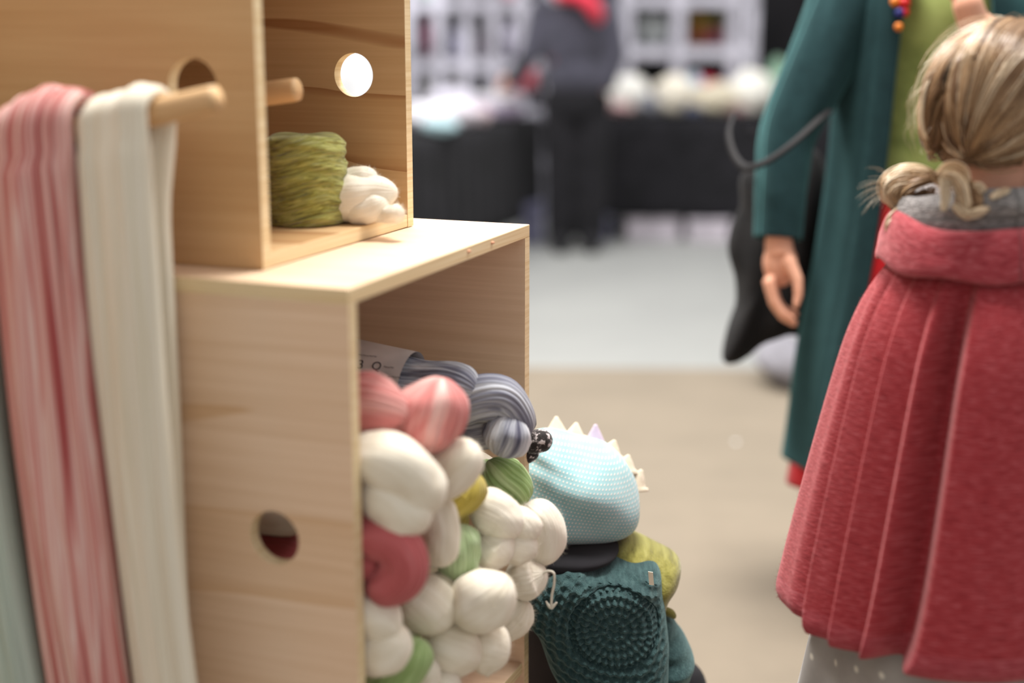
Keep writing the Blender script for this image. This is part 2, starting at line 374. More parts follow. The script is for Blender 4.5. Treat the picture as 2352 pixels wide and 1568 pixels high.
def board(name, k0, k1, d0, d1, z0, z1, mat, parent):
    q = box(name, CR(k0, d0, z0), E*(k1-k0), D*(d1-d0), UP*(z1-z0), mat, parent, 0)
    q.data.materials.append(M['edge'])
    s = sorted([(abs(k1-k0), 'k'), (abs(d1-d0), 'd'), (abs(z1-z0), 'z')])[0][1]
    ax = {'k': E, 'd': D, 'z': UP}[s]
    for p in q.data.polygons: p.material_index = 0 if abs(p.normal.dot(ax)) > .9 else 1
    bevel(q, .0012); return q
KB = -.565; LT = CN.z; LW = .551
lower = thing('wooden_crate', CR(-.28, LW/2, 0), 'large pale plywood crate, open at the side and packed with wool skeins', 'crate')
def hole_on(u, v, dd, z0, k1):
    p = PD(u, v, dd)-CN; return p.dot(E), p.z+CN.z
# near side panel (hole seen at 630,1235)
hk, hz = hole_on(630, 1235, 0, 0, 0)
panel_hole('side_panel', CR(KB, 0, 0), E*(-KB), UP*(LT-TH), D*TH, (hk-KB, hz, .032), M['birch'], lower)
panel_hole('side_panel', CR(KB, LW-TH, 0), E*(-KB), UP*(LT-TH), D*TH, (hk-KB, hz, .032), M['birch'], lower)
tp = board('top_panel', KB, 0.0, -.0008, LW+.0008, LT-TH, LT, M['birch'], lower)
board('bottom_panel', KB, -.001, TH, LW-TH, .02, .038, M['birch'], lower)
board('inner_shelf', KB+.01, -.003, TH, LW-TH, .312, .33, M['birch'], lower)
board('back_panel', KB-.012, KB, 0, LW, 0, LT, M['birch'], lower)
for u, v_ in ((1130, 557), (1076, 577)):
    p = PD(u, v_, 0); r = ray(u, v_); q = CAM+r*(E.dot(CN-CAM)/E.dot(r))
    obj('plug', *sphere(q, (.004, .004, .0018), 12, 8)[:2], M['plug'], lower)
# upper crate
UK, U0, U1, UB = -.146, .068, .473, LT+.001; UT = UB+.45
upper = thing('wooden_crate', CR(-.36, .27, UB), 'honey pine crate with round holes, standing on top of the larger crate', 'crate')
hk, hz = hole_on(442, 200, U0, 0, 0)
panel_hole('side_panel', CR(KB, U0, UB), E*(UK-KB), UP*(UT-UB), D*TH, (hk-KB, hz-UB, .033), M['pine'], upper)
hk2, hz2 = hole_on(812, 172, U1-TH, 0, 0)
panel_hole('side_panel', CR(KB, U1-TH, UB), E*(UK-KB), UP*(UT-UB), D*TH, (hk2-KB, hz2-UB, .030), M['pine'], upper)
board('bottom_panel', KB, UK-.0005, U0+TH, U1-TH, UB, UB+TH, M['pine'], upper)
board('top_panel', KB, UK-.0005, U0+TH, U1-TH, UT-TH, UT, M['pine'], upper)
board('back_panel', KB-.012, KB, U0, U1, UB, UT, M['pine'], upper)
# back board that carries the pegs
bb = thing('peg_board', CR(KB-.03, .0, 0), 'upright plywood board behind the crates that carries the pegs', 'board')
board('board_panel', KB-.032, KB-.014, -.75, .75, .0, 1.62, M['birch'], bb)
for dd in (-.7, .7): board('post', KB-.075, KB-.033, dd-.02, dd+.02, 0, 1.62, M['birch'], bb)
# pegs
def peg(u0, v0, u1, v1, dd, r, label):
    tip = PD(u1, v1, dd); q = PD(u0, v0, dd); dr = (q-tip).normalized(); k = (tip-CN).dot(E)
    L = (k-(KB-.02))/abs(dr.dot(E)); base = tip+dr*L
    V, Fc, U = tube([base, base.lerp(tip, .5), tip-(-dr)*0.004, tip], [r, r, r, r*.82], 28, 40, cap=False)
    return tag(obj('wooden_peg', V, Fc, M['dowel']), label, 'peg', 'pegs on the board'), tip, dr
DP = -.06
_, tipA, drA = peg(365, 256, 472, 232, DP, .0145, 'round wooden peg holding up the hanging yarn hanks')
peg(600, 217, 664, 208, .21, .0145, 'round wooden peg sticking out inside the upper crate above the green yarn')

# ------------------------------------------------------------------ hanging hanks
def hank(u, label, mat, wpx, length, seed, lean=0, tk=.017, rise=.7):
    """closed racetrack loop of yarn hung over the near peg at image column u"""
    t = 0
    r0 = ray(u, 240); # find peg point under that column
    best = min((abs((lambda p: 1176+F*(p-CAM).x/depth(p))(tipA+drA*(i*.004))-u), i) for i in range(220))[1]
    c = tipA+drA*(best*.004); z = depth(c); wd = wpx*z/F/2
    pr = .0145+tk*.75
    path = []
    n1 = 40; nC = 14
    for i in range(n1): s = i/n1; path.append((pr+.004*math.sin(s*3), -length*(1-s)))               # back, going up
    for i in range(nC+1): a = math.pi*i/nC; path.append((pr*math.cos(a), pr*math.sin(a)*rise))
    for i in range(1, n1): s = i/n1; path.append((-pr-.012*math.sin(s*3), -length*s))             # front, going down
    for i in range(nC): a = math.pi*i/nC; path.append((-pr*math.cos(a), -length-pr*math.sin(a)))
    m = len(path); ns = 88; V, U, Fc = [], [], []; rr = random.Random(seed); ph = [rr.uniform(0, 6.28) for _ in range(6)]
    for i, (x, zz) in enumerate(path):
        a, b = path[i-1], path[(i+1) % m]; tx, tz = b[0]-a[0], b[1]-a[1]; l = math.hypot(tx, tz); nx, nz = tz/l, -tx/l   # outward normal in plane
        s = -zz/length
        fr = x < 0; ww = wd*(1+.05*math.sin(s*5+ph[0]))*(1 if fr else 1-.18*min(1, max(0, s)*8)); sh = (lean if fr else -.012*min(1, max(0, s)*6))*1.0; sh = sh*max(0, min(1, s)) if fr else sh
        for j in range(ns+1):
            q = 2*math.pi*j/ns; cx, cy = math.cos(q), math.sin(q)
            cxx = math.copysign(abs(cx)**.8, cx)
            rid = 1+.16*math.cos(5*cx+ph[1]+1.5*math.sin(s*4+ph[2]))+.08*math.cos(13*cx+ph[3]+2.2*math.sin(s*6+ph[4]))+.04*math.cos(29*cx+ph[5]+3*math.sin(s*5))
            off = cy*tk*rid*(.7 if zz > -.02 else 1.1)
            P = c - drA*(ww*cxx+sh) + D*(x+nx*off) + UP*(zz+nz*off)
            V.append(P); U.append((cx*.5+(.5 if cy > 0 else 2.5), s*length if x < 0 else -s*length-1))
    for i in range(m):
        k = (i+1) % m
        for j in range(ns): Fc.append((i*(ns+1)+j, i*(ns+1)+j+1, k*(ns+1)+j+1, k*(ns+1)+j))
    o = obj('yarn_hank', V, Fc, mat, uvs=U)
    bm = bmesh.new(); bm.from_mesh(o.data); bmesh.ops.recalc_face_normals(bm, faces=bm.faces); bm.to_mesh(o.data); bm.free()
    return tag(o, label, 'yarn', 'hanks hanging from the peg')
hank(292, 'long ecru hank of yarn hanging at the tip end of the peg', M['hangcream'], 184, .70, 1, .034, .017, .75)
hank(112, 'long variegated rose and blush pink hank hanging from the peg', M['hangpink'], 238, .72, 2, .042, .024, 1.05)
hank(-92, 'pale mint hank at the left edge, hanging beside the pink hank', M['hangmint'], 180, .70, 3, .055, .024, 1.3)

# ------------------------------------------------------------------ wool in the crates
def strand_px(pts, seed, ridge=(0, 0, 0), flat=1., rings=46, nseg=52, wob=.05):
    if ridge[0]: nseg = ridge[0]*6
    pts = [(u, v_, max(dd, r*1.13*1.55/F+.021), r) for u, v_, dd, r in pts]
    P = [PD(u, v_, dd) for u, v_, dd, r in pts]; rad = [r*1.13*depth(p)/F for p, (u, v_, dd, r) in zip(P, pts)]
    rad[0] = max(rad[0], .78*rad[1]); rad[-1] = max(rad[-1], .78*rad[-2]); P[0] = P[0]+(P[0]-P[1]).normalized()*rad[0]*.3; P[-1] = P[-1]+(P[-1]-P[-2]).normalized()*rad[-1]*.3
    return tube(P, rad, nseg, rings, ridge, True, .85, flat, seed, wob)
SK = []
def skein(label, mat, strands, group='skeins packed in the large crate', ridge=(0, 0, 0), wob=.05):
    if mat not in (M['cream'], M['white']): ridge = (26, .028, .9) if not ridge[0] else ridge
    meshes = [strand_px(s, len(SK)*3+i, ridge, wob=wob) for i, s in enumerate(strands)]
    allv = [Vector(v_) for m_ in meshes for v_ in m_[0]]
    base = (sum(v_.x for v_ in allv)/len(allv), sum(v_.y for v_ in allv)/len(allv), min(v_.z for v_ in allv))
    if len(meshes) == 1:
        o = tag(obj('wool_skein', *meshes[0][:2], mat, uvs=meshes[0][2]), label, 'yarn', group)
    else:
        o = thing('wool_skein', base, label, 'yarn', group)
        for m_ in meshes: obj('strand', m_[0], m_[1], mat, o, uvs=m_[2])
    if mat in (M['cream'], M['white']):
        mv, mf, _ = merge(meshes)
        k = obj('wool_fuzz', *fuzz(mv, mf, 900*len(meshes), .007, .00013, len(SK)), mat, o, smooth=False, uvs=None); k['kind'] = 'stuff'
    SK.append(o); return o
# slate skein with paper label, lying into the crate
lab = skein('slate grey skein wrapped in a printed paper label, at the back of the pile', M['grey'],
      [[(770, 840, .36, 40), (860, 850, .36, 42), (960, 872, .36, 42), (1040, 882, .36, 46), (1090, 900, .36, 34)],
       [(800, 880, .34, 36), (950, 905, .34, 40), (1060, 915, .34, 36)]])
pa = [PD(u, v_, .352) for u, v_ in ((775, 848), (860, 866), (945, 884))]
V, Fc, U = tube(pa, [.047, .0465, .046], 48, 20, cap=False)
lb = obj('paper_label', V, Fc[:-2], M['paper'], lab, uvs=U); lb['label'] = 'white printed paper band'
def glyph(txt, u, v_, size, roll=0):
    c = bpy.data.curves.new('t', 'FONT'); c.body = txt; c.size = size; o = bpy.data.objects.new('t', c); COL.objects.link(o)
    dg = bpy.context.evaluated_depsgraph_get(); me = o.evaluated_get(dg).to_mesh()
    vs_ = [v.co.copy() for v in me.vertices]; fs = [tuple(p.vertices) for p in me.polygons]; o.evaluated_get(dg).to_mesh_clear(); bpy.data.objects.remove(o)
    r = ray(u, v_); ax0, ax1 = pa[0], pa[2]; ad = (ax1-ax0).normalized()
    # first hit of the ray with the label cylinder
    oc = CAM-ax0; dr = r-ad*r.dot(ad); o2 = oc-ad*oc.dot(ad); A = dr.dot(dr); B = 2*dr.dot(o2); C_ = o2.dot(o2)-.0472**2; disc = B*B-4*A*C_
    if disc <= 0: return
    t = (-B-math.sqrt(disc))/(2*A); p0 = CAM+r*t; axp = ax0+ad*(p0-ax0).dot(ad); rad = (p0-axp); r0 = rad.normalized(); tang = ad.cross(r0)
    if tang.z < 0: tang = -tang
    V = []
    cr, sr = math.cos(roll), math.sin(roll)
    for q in vs_:
        x, y = q.x*cr-q.y*sr, q.x*sr+q.y*cr; a = y/.0475
        V.append(axp+ad*x+(r0*math.cos(a)+tang*math.sin(a))*.0476)
    g = obj('lettering', V, fs, M['ink'], lb, smooth=False); return g
glyph('3', 820, 846, .018, .15); glyph('Q', 852, 848, .017, .1); glyph('~~-~~', 822, 818, .010, .1); glyph('~-~', 880, 846, .010, .1); glyph('~~-~', 890, 868, .009, .1)
V = [PD(u, v_, .30) for u, v_ in ((847, 868), (852, 826), (858, 862))]; 
skein('slate and silver twisted skein at the right of the pile beside the crate wall', M['grey'],
      [[(1040, 950, .37, 34), (1090, 918, .37, 46), (1150, 916, .385, 46), (1188, 955, .395, 36), (1196, 1000, .40, 18)],
       [(1060, 985, .40, 40), (1120, 985, .40, 42), (1165, 975, .40, 24)],
       [(1178, 962, .38, 26), (1164, 1000, .375, 50), (1148, 1030, .375, 40)]], ridge=(24, .03, .9))
skein('blush and rose twisted skein on top of the pile, near the front edge', M['pink'],
      [[(770, 920, .10, 60), (845, 930, .10, 66), (890, 938, .10, 54), (912, 948, .11, 36)],
       [(1012, 884, .15, 56), (1004, 918, .148, 68), (982, 960, .146, 74), (962, 1000, .145, 64), (952, 1020, .145, 50)],
       [(800, 1000, .13, 50), (880, 990, .13, 56), (960, 985, .14, 50)]], ridge=(24, .03, .9))
skein('fat cream skein at the front edge under the pink skein', M['cream'],
      [[(800, 1050, .045, 40), (850, 1052, .045, 56), (905, 1068, .055, 66), (955, 1120, .07, 62), (985, 1170, .075, 40)],
       [(845, 1110, .05, 46), (890, 1140, .055, 60), (935, 1175, .065, 66), (965, 1200, .075, 48)],
       [(960, 1100, .17, 46), (1020, 1088, .17, 54), (1062, 1052, .17, 50), (1084, 1026, .175, 40)]])
skein('olive mustard skein wedged between cream skeins', M['mustard'], [[(1010, 1158, .235, 36), (1045, 1145, .235, 42), (1075, 1120, .24, 42), (1092, 1098, .24, 32)]])
skein('leaf green skein beside the crate wall under the slate skein', M['green'],
      [[(1128, 1066, .40, 34), (1150, 1095, .40, 46), (1178, 1125, .405, 46), (1192, 1150, .41, 34)], [(1090, 1085, .43, 36), (1130, 1110, .43, 42), (1160, 1140, .43, 28)]], ridge=(24, .03, .9))
skein('knobbly cream skein in the middle of the pile below the green skein', M['white'],
      [[(1095, 1165, .28, 44), (1120, 1172, .28, 48), (1150, 1190, .285, 46), (1180, 1225, .29, 34)],
       [(1112, 1235, .27, 40), (1130, 1255, .275, 48), (1160, 1280, .28, 42)],
       [(1165, 1195, .31, 32), (1200, 1205, .31, 36), (1222, 1235, .31, 28)],
       [(1150, 1250, .30, 38), (1195, 1255, .305, 38), (1225, 1265, .31, 22)]])
skein('tall cream skein bulging out past the crate wall', M['white'], [[(1215, 1165, .37, 30), (1240, 1190, .37, 42), (1250, 1235, .37, 44), (1240, 1285, .37, 32)], [(1190, 1180, .40, 30), (1215, 1230, .40, 42), (1205, 1280, .40, 36)]])
skein('deep rose skein coiled at the front edge below the fat cream skein', M['rose'],
      [[(790, 1225, .045, 46), (850, 1228, .045, 52), (910, 1250, .045, 50), (930, 1300, .045, 50), (900, 1340, .045, 46), (850, 1350, .045, 34)],
       [(780, 1290, .035, 40), (830, 1290, .03, 44), (862, 1305, .03, 36)],
       [(790, 1190, .09, 50), (850, 1200, .09, 54), (930, 1220, .09, 40)]], ridge=(24, .03, .9))
skein('slim cream strand standing between the rose and pale green skeins', M['cream'], [[(1000, 1150, .17, 26), (1014, 1190, .17, 36), (1014, 1245, .17, 38), (1005, 1290, .17, 28)], [(975, 1160, .2, 40), (985, 1220, .2, 48), (980, 1290, .2, 36)]])
skein('pale green fluffy skein half hidden between cream skeins', M['palegreen'], [[(1062, 1215, .22, 34), (1060, 1250, .22, 40), (1052, 1295, .22, 42), (1042, 1330, .22, 30)]], wob=.09)
skein('thick cream skein in the lower middle of the pile', M['cream'],
      [[(935, 1360, .16, 44), (975, 1385, .16, 60), (1000, 1410, .165, 56), (1020, 1430, .17, 34)],
       [(985, 1345, .2, 32), (1008, 1358, .2, 44), (1040, 1400, .2, 46), (1060, 1430, .2, 30)],
       [(1060, 1415, .19, 50), (1100, 1385, .195, 66), (1140, 1355, .2, 56), (1160, 1335, .205, 36)]])
tied = skein('small cream skein at the crate edge with a loose white tie', M['white'], [[(1170, 1330, .33, 36), (1205, 1328, .335, 44), (1232, 1322, .34, 38), (1245, 1318, .34, 20)]], ridge=(24, .012, .3))
V, Fc, U = tube([PD(u, v_, .335) for u, v_ in ((1245, 1318), (1258, 1311), (1272, 1316), (1273, 1340), (1268, 1365), (1266, 1392))], [.0017]*6, 8, 40, cap=False)
obj('tie', V, Fc, M['white'], tied, uvs=U)
for a in ((1254, 1380), (1279, 1383)):
    V, Fc, U = tube([PD(1266, 1396, .335), PD((1266+a[0])/2, 1390, .335), PD(a[0], a[1], .335)], [.0024, .002, .001], 8, 10, cap=False); obj('tie_end', V, Fc, M['white'], tied, uvs=U)
skein('cream skein below the tied one, close to the crate wall', M['cream'], [[(1130, 1450, .32, 32), (1165, 1430, .325, 40), (1192, 1405, .33, 36), (1206, 1390, .33, 20)]])
skein('cream skein at the bottom of the front edge', M['cream'],
      [[(790, 1390, .035, 44), (840, 1400, .035, 56), (880, 1430, .04, 48), (905, 1450, .045, 30)],
       [(800, 1480, .03, 56), (855, 1480, .03, 66), (890, 1485, .035, 56), (920, 1480, .04, 40)]])
skein('two-lobed cream skein at the bottom of the pile in the middle', M['cream'],
      [[(985, 1470, .18, 40), (1025, 1485, .18, 58), (1060, 1500, .185, 56), (1090, 1515, .19, 36)],
       [(1080, 1495, .22, 46), (1120, 1490, .225, 54), (1156, 1498, .23, 48)]])
skein('leaf green skein peeking out at the bottom edge', M['green'], [[(850, 1570, .09, 40), (900, 1550, .09, 52), (945, 1510, .09, 44), (965, 1480, .09, 28)]])
skein('cream skein just showing at the very bottom of the pile', M['white'], [[(960, 1590, .13, 30), (978, 1555, .13, 30), (985, 1520, .13, 16)], [(985, 1575, .15, 26), (1020, 1570, .15, 30), (1050, 1580, .15, 20)]])
# deeper layer that fills the crate behind the visible faces
for i, (u, v_, dd, mt) in enumerate([(880, 1130, .2, 'cream'), (960, 1260, .30, 'cream'), (1010, 1190, .38, 'mustard'), (900, 1440, .2, 'green'), (1060, 1330, .40, 'cream'), (1010, 1460, .30, 'white'), (860, 1230, .15, 'rose'), (1090, 1100, .45, 'cream')]):
    skein(['cream skein deep behind the front row', 'cream skein behind the deep rose coil', 'mustard skein behind the pale green one', 'green skein in the dark behind the bottom cream skein', 'cream skein in the shade beside the pale green skein', 'white skein behind the two-lobed skein', 'deep rose skein seen through the hole of the near side', 'cream skein behind the leaf green one'][i], M[mt],
          [[(u-110, v_-10, dd, 40), (u-40, v_+8, dd, 56), (u+10, v_, dd, 56), (u+50, v_-6, dd, 34)]])

rr = random.Random(31); n_ = 0
for Zr, rows in ((.372, (.07, .16, .25, .34, .43)), (.448, (.10, .20, .30, .40)), (.53, (.12, .24, .36)), (.61, (.14, .26, .38)), (.69, (.13, .24, .35))):
    for ri, dd in enumerate(rows):
        mt = ('cream', 'white', 'cream', 'green', 'rose', 'white', 'mustard', 'cream')[n_ % 8]; n_ += 1
        k1 = (-.05 if Zr < .46 else -.12)-rr.uniform(0, .02); pts = [CR(k1-.20, dd, Zr+.002), CR(k1-.12, dd+rr.uniform(-.008, .008), Zr), CR(k1-.05, dd, Zr+rr.uniform(-.002, .004)), CR(k1, dd, Zr)]
        V, Fc, U = tube(pts, [.030, .039, .040, .034], 60, 40, (20, .02, .8), True, .8, 1, n_, .03)
        tag(obj('wool_skein', V, Fc, M[mt], uvs=U), '%s skein on the crate shelf, %s from near panel in %s layer' % ({'cream': 'cream', 'white': 'natural white', 'green': 'leaf green', 'rose': 'deep rose', 'mustard': 'mustard'}[mt], ('first', 'second', 'third', 'fourth', 'fifth')[ri], {.372: 'bottom', .448: 'second', .53: 'third', .61: 'fourth', .69: 'top'}[Zr]), 'yarn', 'skeins hidden on the crate shelf')
# moss green roving cake and white wool in the upper crate
FZ = UB+TH
c0 = PH(704, 512, FZ); zc = depth(c0+UP*.05); Rk = 95*zc/F; Hk = .118
prof = [(0, 0), (.8, 0), (.95, .05), (1.0, .16), (1.01, .4), (1.0, .62), (.985, .8), (.93, .93), (.8, .985), (.55, 1.0), (.2, .99), (.0, .985)]
pr = catmull(prof, 64); V, U, Fc = [], [], []; ns = 120
for i, (a, h) in enumerate(pr):
    for j in range(ns+1):
        q = 2*math.pi*j/ns
        k = 1+(.030*math.sin(h*30+2.0*math.sin(q*2+h*3))+.022*math.sin(h*55+2.4*math.sin(q*2+1)+q)+.012*math.sin(5*q+h*9))*min(1, a*1.4)
        V.append(c0+Vector((math.cos(q)*Rk*max(a, 0)*k, math.sin(q)*Rk*max(a, 0)*k, max(0, h)*Hk*(1+.012*math.sin(3*q)))))
        U.append((q/6.283*6, h*Hk*4+.03*math.sin(q*2)))
for i in range(len(pr)-1):
    for j in range(ns): Fc.append((i*(ns+1)+j, i*(ns+1)+j+1, (i+1)*(ns+1)+j+1, (i+1)*(ns+1)+j))
tag(obj('roving_cake', V, Fc, M['moss'], uvs=U), 'moss green round of felted roving standing in the upper crate', 'yarn')
skein('loose white wool lying in the upper crate behind the green round', M['white'],
      [[(780, 425, .36, 30), (830, 415, .36, 30), (860, 410, .36, 20)], [(770, 455, .35, 46), (820, 455, .35, 50), (865, 445, .355, 36), (905, 442, .36, 14)],
       [(800, 485, .34, 28), (850, 478, .34, 30), (885, 465, .345, 20)], [(850, 492, .34, 14), (885, 492, .34, 17), (912, 490, .335, 20), (922, 489, .335, 18)]], 'wool in the upper crate')

# ------------------------------------------------------------------ folded textiles beside the crate
ZT = 2.17
def folds(u, v_, s): return .007*math.sin((u*.8+v_*1.2)/46)+.006*math.sin((u-1.6*v_)/37)-.012*math.exp(-((v_-1040-(u-1230)*.35)/16)**2)*max(0, 1-(u-1180)/170)
V, Fc, U = inflate([(1175, 1040), (1215, 1000), (1265, 985), (1330, 1000), (1400, 1026), (1448, 1078), (1467, 1130), (1466, 1190), (1445, 1222), (1400, 1236), (1300, 1240), (1210, 1246), (1170, 1200), (1160, 1110)], ZT+.02, .09, 140, 40, 2.6, folds)
tag(obj('knitted_bundle', V, Fc, M['dotblue'], uvs=U), 'rolled aqua knit with pale dots on top of the textile stack', 'textile')
# pale crocheted points behind it
bt = thing('pointed_garland', PZ(1370, 1100, ZT+.12), 'pale knitted garland with little points behind the aqua roll', 'garland')
M['ivory'] = fabric('ivory_knit', [(.3, (220, 208, 184)), (.7, (236, 226, 206))], ('Object', (60, 60, 60))); M['lav'] = fabric('lavender_knit', [(.3, (196, 180, 204)), (.7, (208, 196, 214))], ('Object', (60, 60, 60)))
for (a, b, c, m_) in [((1256, 995), (1278, 956), (1300, 1000), 'ivory'), ((1296, 1004), (1324, 970), (1342, 1012), 'ivory'), ((1345, 1018), (1368, 974), (1388, 1030), 'lav'), ((1384, 1034), (1412, 1010), (1420, 1050), 'ivory'), ((1420, 1065), (1444, 1044), (1450, 1085), 'ivory'), ((1448, 1110), (1474, 1078), (1470, 1120), 'ivory')]:
    cx, cy = (a[0]+c[0])/2, (a[1]+c[1])/2
    V, Fc, U = tube([PZ(cx, cy+14, ZT+.085), PZ(cx, cy, ZT+.085), PZ((cx+b[0])/2, (cy+b[1])/2, ZT+.085), PZ(*b, ZT+.085)], [.022, .019, .011, .002], 14, 16, cap=False, flat=.5, flatdir=(0, 1, 0)); obj('point', V, Fc, M[m_], bt)
V, Fc, U = tube([PZ(u, v_, ZT+.1) for u, v_ in ((1180, 1020), (1250, 1006), (1330, 1016), (1400, 1050), (1440, 1090), (1458, 1135))], [.014]*6, 16, 50); obj('band', V, Fc, M['ivory'], bt, uvs=U)
# black and white knot
M['bw'] = fabric('black_and_white_marl', [(.42, (44, 40, 40)), (.52, (62, 56, 56)), (.62, (206, 196, 196))], ('Object', (130, 130, 130)), 1, 2)
kn = thing('knitted_mitten', PZ(1235, 1040, ZT-.06), 'black and white marled knit poking out between crate and aqua roll', 'knitwear')
V, Fc, U = tube([PZ(u, v_, ZT-.075) for u, v_ in ((1200, 1020), (1230, 1014), (1255, 1010), (1270, 1008))], [.019, .018, .016, .013], 24, 24); obj('cuff', V, Fc, M['bw'], kn, uvs=U)
V, Fc, U = tube([PZ(u, v_, ZT-.065) for u, v_ in ((1190, 975), (1215, 972), (1232, 974))], [.016, .014, .010], 20, 20); obj('thumb', V, Fc, M['black'], kn, uvs=U)
V, Fc, U = tube([PZ(u, v_, ZT-.06) for u, v_ in ((1190, 1045), (1215, 1036), (1230, 1020))], [.018, .016, .012], 20, 20); obj('palm', V, Fc, M['bw'], kn, uvs=U)
# chartreuse felt
V, Fc, U = inflate([(1330, 1270), (1380, 1252), (1430, 1228), (1480, 1240), (1535, 1264), (1562, 1288), (1556, 1330), (1536, 1370), (1522, 1400), (1500, 1400), (1440, 1370), (1370, 1330)], ZT+.03, .07, 120, 30, 3, lambda u, v_, s: .004*math.sin(u/19+v_/33)+.003*math.sin(v_/13))
tag(obj('felted_cloth', V, Fc, M['felt'], uvs=U), 'chartreuse felted cloth folded under the aqua roll', 'textile')
V, Fc, U = inflate([(1190, 1245), (1300, 1236), (1400, 1240), (1420, 1256), (1380, 1275), (1290, 1280), (1200, 1290)], ZT+.0, .085, 80, 16, 3)
tag(obj('folded_cloth', V, Fc, M['black'], uvs=U), 'black folded cloth squeezed between aqua roll and crochet blanket', 'textile')
# crochet blanket with round motif
CX, CY = 1402, 1392
def stitch(u, v_, s):
    x, y = (u-CX), (v_-CY)*1.0; a = math.radians(-14); x, y = x*math.cos(a)-y*math.sin(a), x*math.sin(a)+y*math.cos(a); y *= 1.12
    r = math.hypot(x, y); th = math.atan2(y, x)
    rd = max(abs(x), abs(y))*.45+r*.62
    w_ = min(1, max(0, (1-s)*8))
    h = .0026*math.cos(r/19*6.283/1.15)*(1 if r < 88 else .25)
    if r < 100: nst = max(6, int(r/19)*9); h += .0026*math.cos(nst*th+int(r/19)*1.3)*min(1, r/20)
    else:
        row = int(rd/23); h += .0028*math.cos(rd/23*6.283)+.0022*math.cos((x if abs(y) > abs(y*0+x) else y)/11*3.14+row*1.7)
    if 88 < r < 104: h -= .004
    h += .012*math.exp(-((v_-1300-(u-1300)*.06)/38)**2) - .006*math.exp(-((u-1515+ (v_-1350)*-.1)/22)**2)
    h += .008*math.sin((u+v_)/120)
    return h*w_
V, Fc, U = inflate([(1190, 1330), (1225, 1290), (1270, 1258), (1310, 1252), (1370, 1272), (1430, 1276), (1490, 1280), (1514, 1300), (1521, 1350), (1530, 1420), (1535, 1500), (1520, 1600), (1430, 1640), (1330, 1620), (1270, 1540), (1235, 1450), (1200, 1400)], ZT-.01, .095, 420, 130, 4, stitch)
bl = tag(obj('crochet_blanket', V, Fc, M['crochet'], uvs=U), 'dark teal crochet blanket with a round motif, folded at the front of the stack', 'blanket')
q = PZ(1497, 1327, ZT-.115); tg = box('tag', q+Vector((-.0035, -.001, -.010)), (.007, 0, -.001), (0, .0015, 0), (-.002, 0, .02), M['ivory'], bl, 0); tg['label'] = 'small cream tag'
tg.name = 'care_tag'
V, Fc, U = inflate([(1440, 1400), (1520, 1395), (1550, 1425), (1590, 1495), (1588, 1535), (1560, 1570), (1520, 1640), (1440, 1660), (1400, 1560)], ZT+.05, .08, 140, 40, 3, lambda u, v_, s: .004*math.sin(v_/7)+.004*math.sin((u+v_)/24))
obj('rear_fold', V, Fc, M['crochet'], bl, uvs=U)
for (u, v_) in ((1535, 1408), (1548, 1416)): pass
V, Fc, U = tube([PZ(1520, 1400, ZT+.02), PZ(1540, 1408, ZT+.02), PZ(1552, 1420, ZT+.02)], [.006, .007, .003], 12, 12)
tag(obj('felt_corner', V, Fc, M['felt'], uvs=U), 'tiny chartreuse felt corner peeping over the rear blanket fold', 'textile')
# black cloth underneath, on a low stool
V, Fc, U = inflate([(1180, 1400), (1230, 1380), (1300, 1440), (1420, 1500), (1600, 1530), (1620, 1640), (1560, 1700), (1300, 1720), (1190, 1700)], ZT+.17, .06, 100, 24, 4)
tag(obj('black_blanket', V, Fc, M['black'], uvs=U), 'black folded blanket at the bottom of the textile stack', 'blanket')
st = thing('low_stool', PZ(1400, 1720, ZT+.06)*1.0, 'low wooden stool under the textile stack', 'stool')
b0 = PZ(1400, 1640, ZT+.02); sz = b0.z-.03
V, Fc, U = tube([(b0.x, b0.y, sz-.03), (b0.x, b0.y, sz-.015), (b0.x, b0.y, sz)], [.16]*3, 40, 8, cap=False); obj('seat', V, Fc, M['birch'], st)
for a in range(4):
    q = math.pi/4+a*math.pi/2
    V, Fc, U = tube([(b0.x+.10*math.cos(q), b0.y+.10*math.sin(q), sz-.02), (b0.x+.12*math.cos(q), b0.y+.12*math.sin(q), sz/2), (b0.x+.135*math.cos(q), b0.y+.135*math.sin(q), 0.007)], [.014]*3, 14, 8, cap=False); obj('leg', V, Fc, M['birch'], st)
# ------------------------------------------------------------------ people
def esph(c, a, b, d_, n=28, m=18, fn=None):
    V, U = [], []
    for i in range(m+1):
        t = math.pi*i/m
        for j in range(n+1):
            q = 2*math.pi*j/n; x, y, z = math.sin(t)*math.cos(q), math.sin(t)*math.sin(q), math.cos(t); k = fn(x, y, z) if fn else 1
            V.append(Vector(c)+(Vector(a)*x+Vector(b)*y+Vector(d_)*z)*k); U.append((j/n, i/m))
    Fc = [(i*(n+1)+j, (i+1)*(n+1)+j, (i+1)*(n+1)+j+1, i*(n+1)+j+1) for i in range(m) for j in range(n)]
    return V, Fc, U
def strands(paths, rad, shades, nside=3):
    V, Fc, A = [], [], []
    for P, r, sh in zip(paths, rad, shades):
        P = np.asarray(P); n = len(P); T = np.gradient(P, axis=0); T /= np.linalg.norm(T, axis=1)[:, None]+1e-12
        ref = np.array((.3, .5, .81)); b0 = len(V)
        for i in range(n):
            a = np.cross(T[i], ref); a /= np.linalg.norm(a)+1e-9; b = np.cross(T[i], a); rr = r*(1 if i < n-3 else (n-i)/4)
            for j in range(nside):
                q = 2*math.pi*j/nside; V.append(P[i]+rr*(a*math.cos(q)+b*math.sin(q))); A.append(sh)
        for i in range(n-1):
            for j in range(nside): k = (j+1) % nside; Fc.append((b0+i*nside+j, b0+i*nside+k, b0+(i+1)*nside+k, b0+(i+1)*nside+j))
    return V, Fc, A
def sst(x, a, b): t = min(1, max(0, (x-a)/(b-a))); return t*t*(3-2*t)
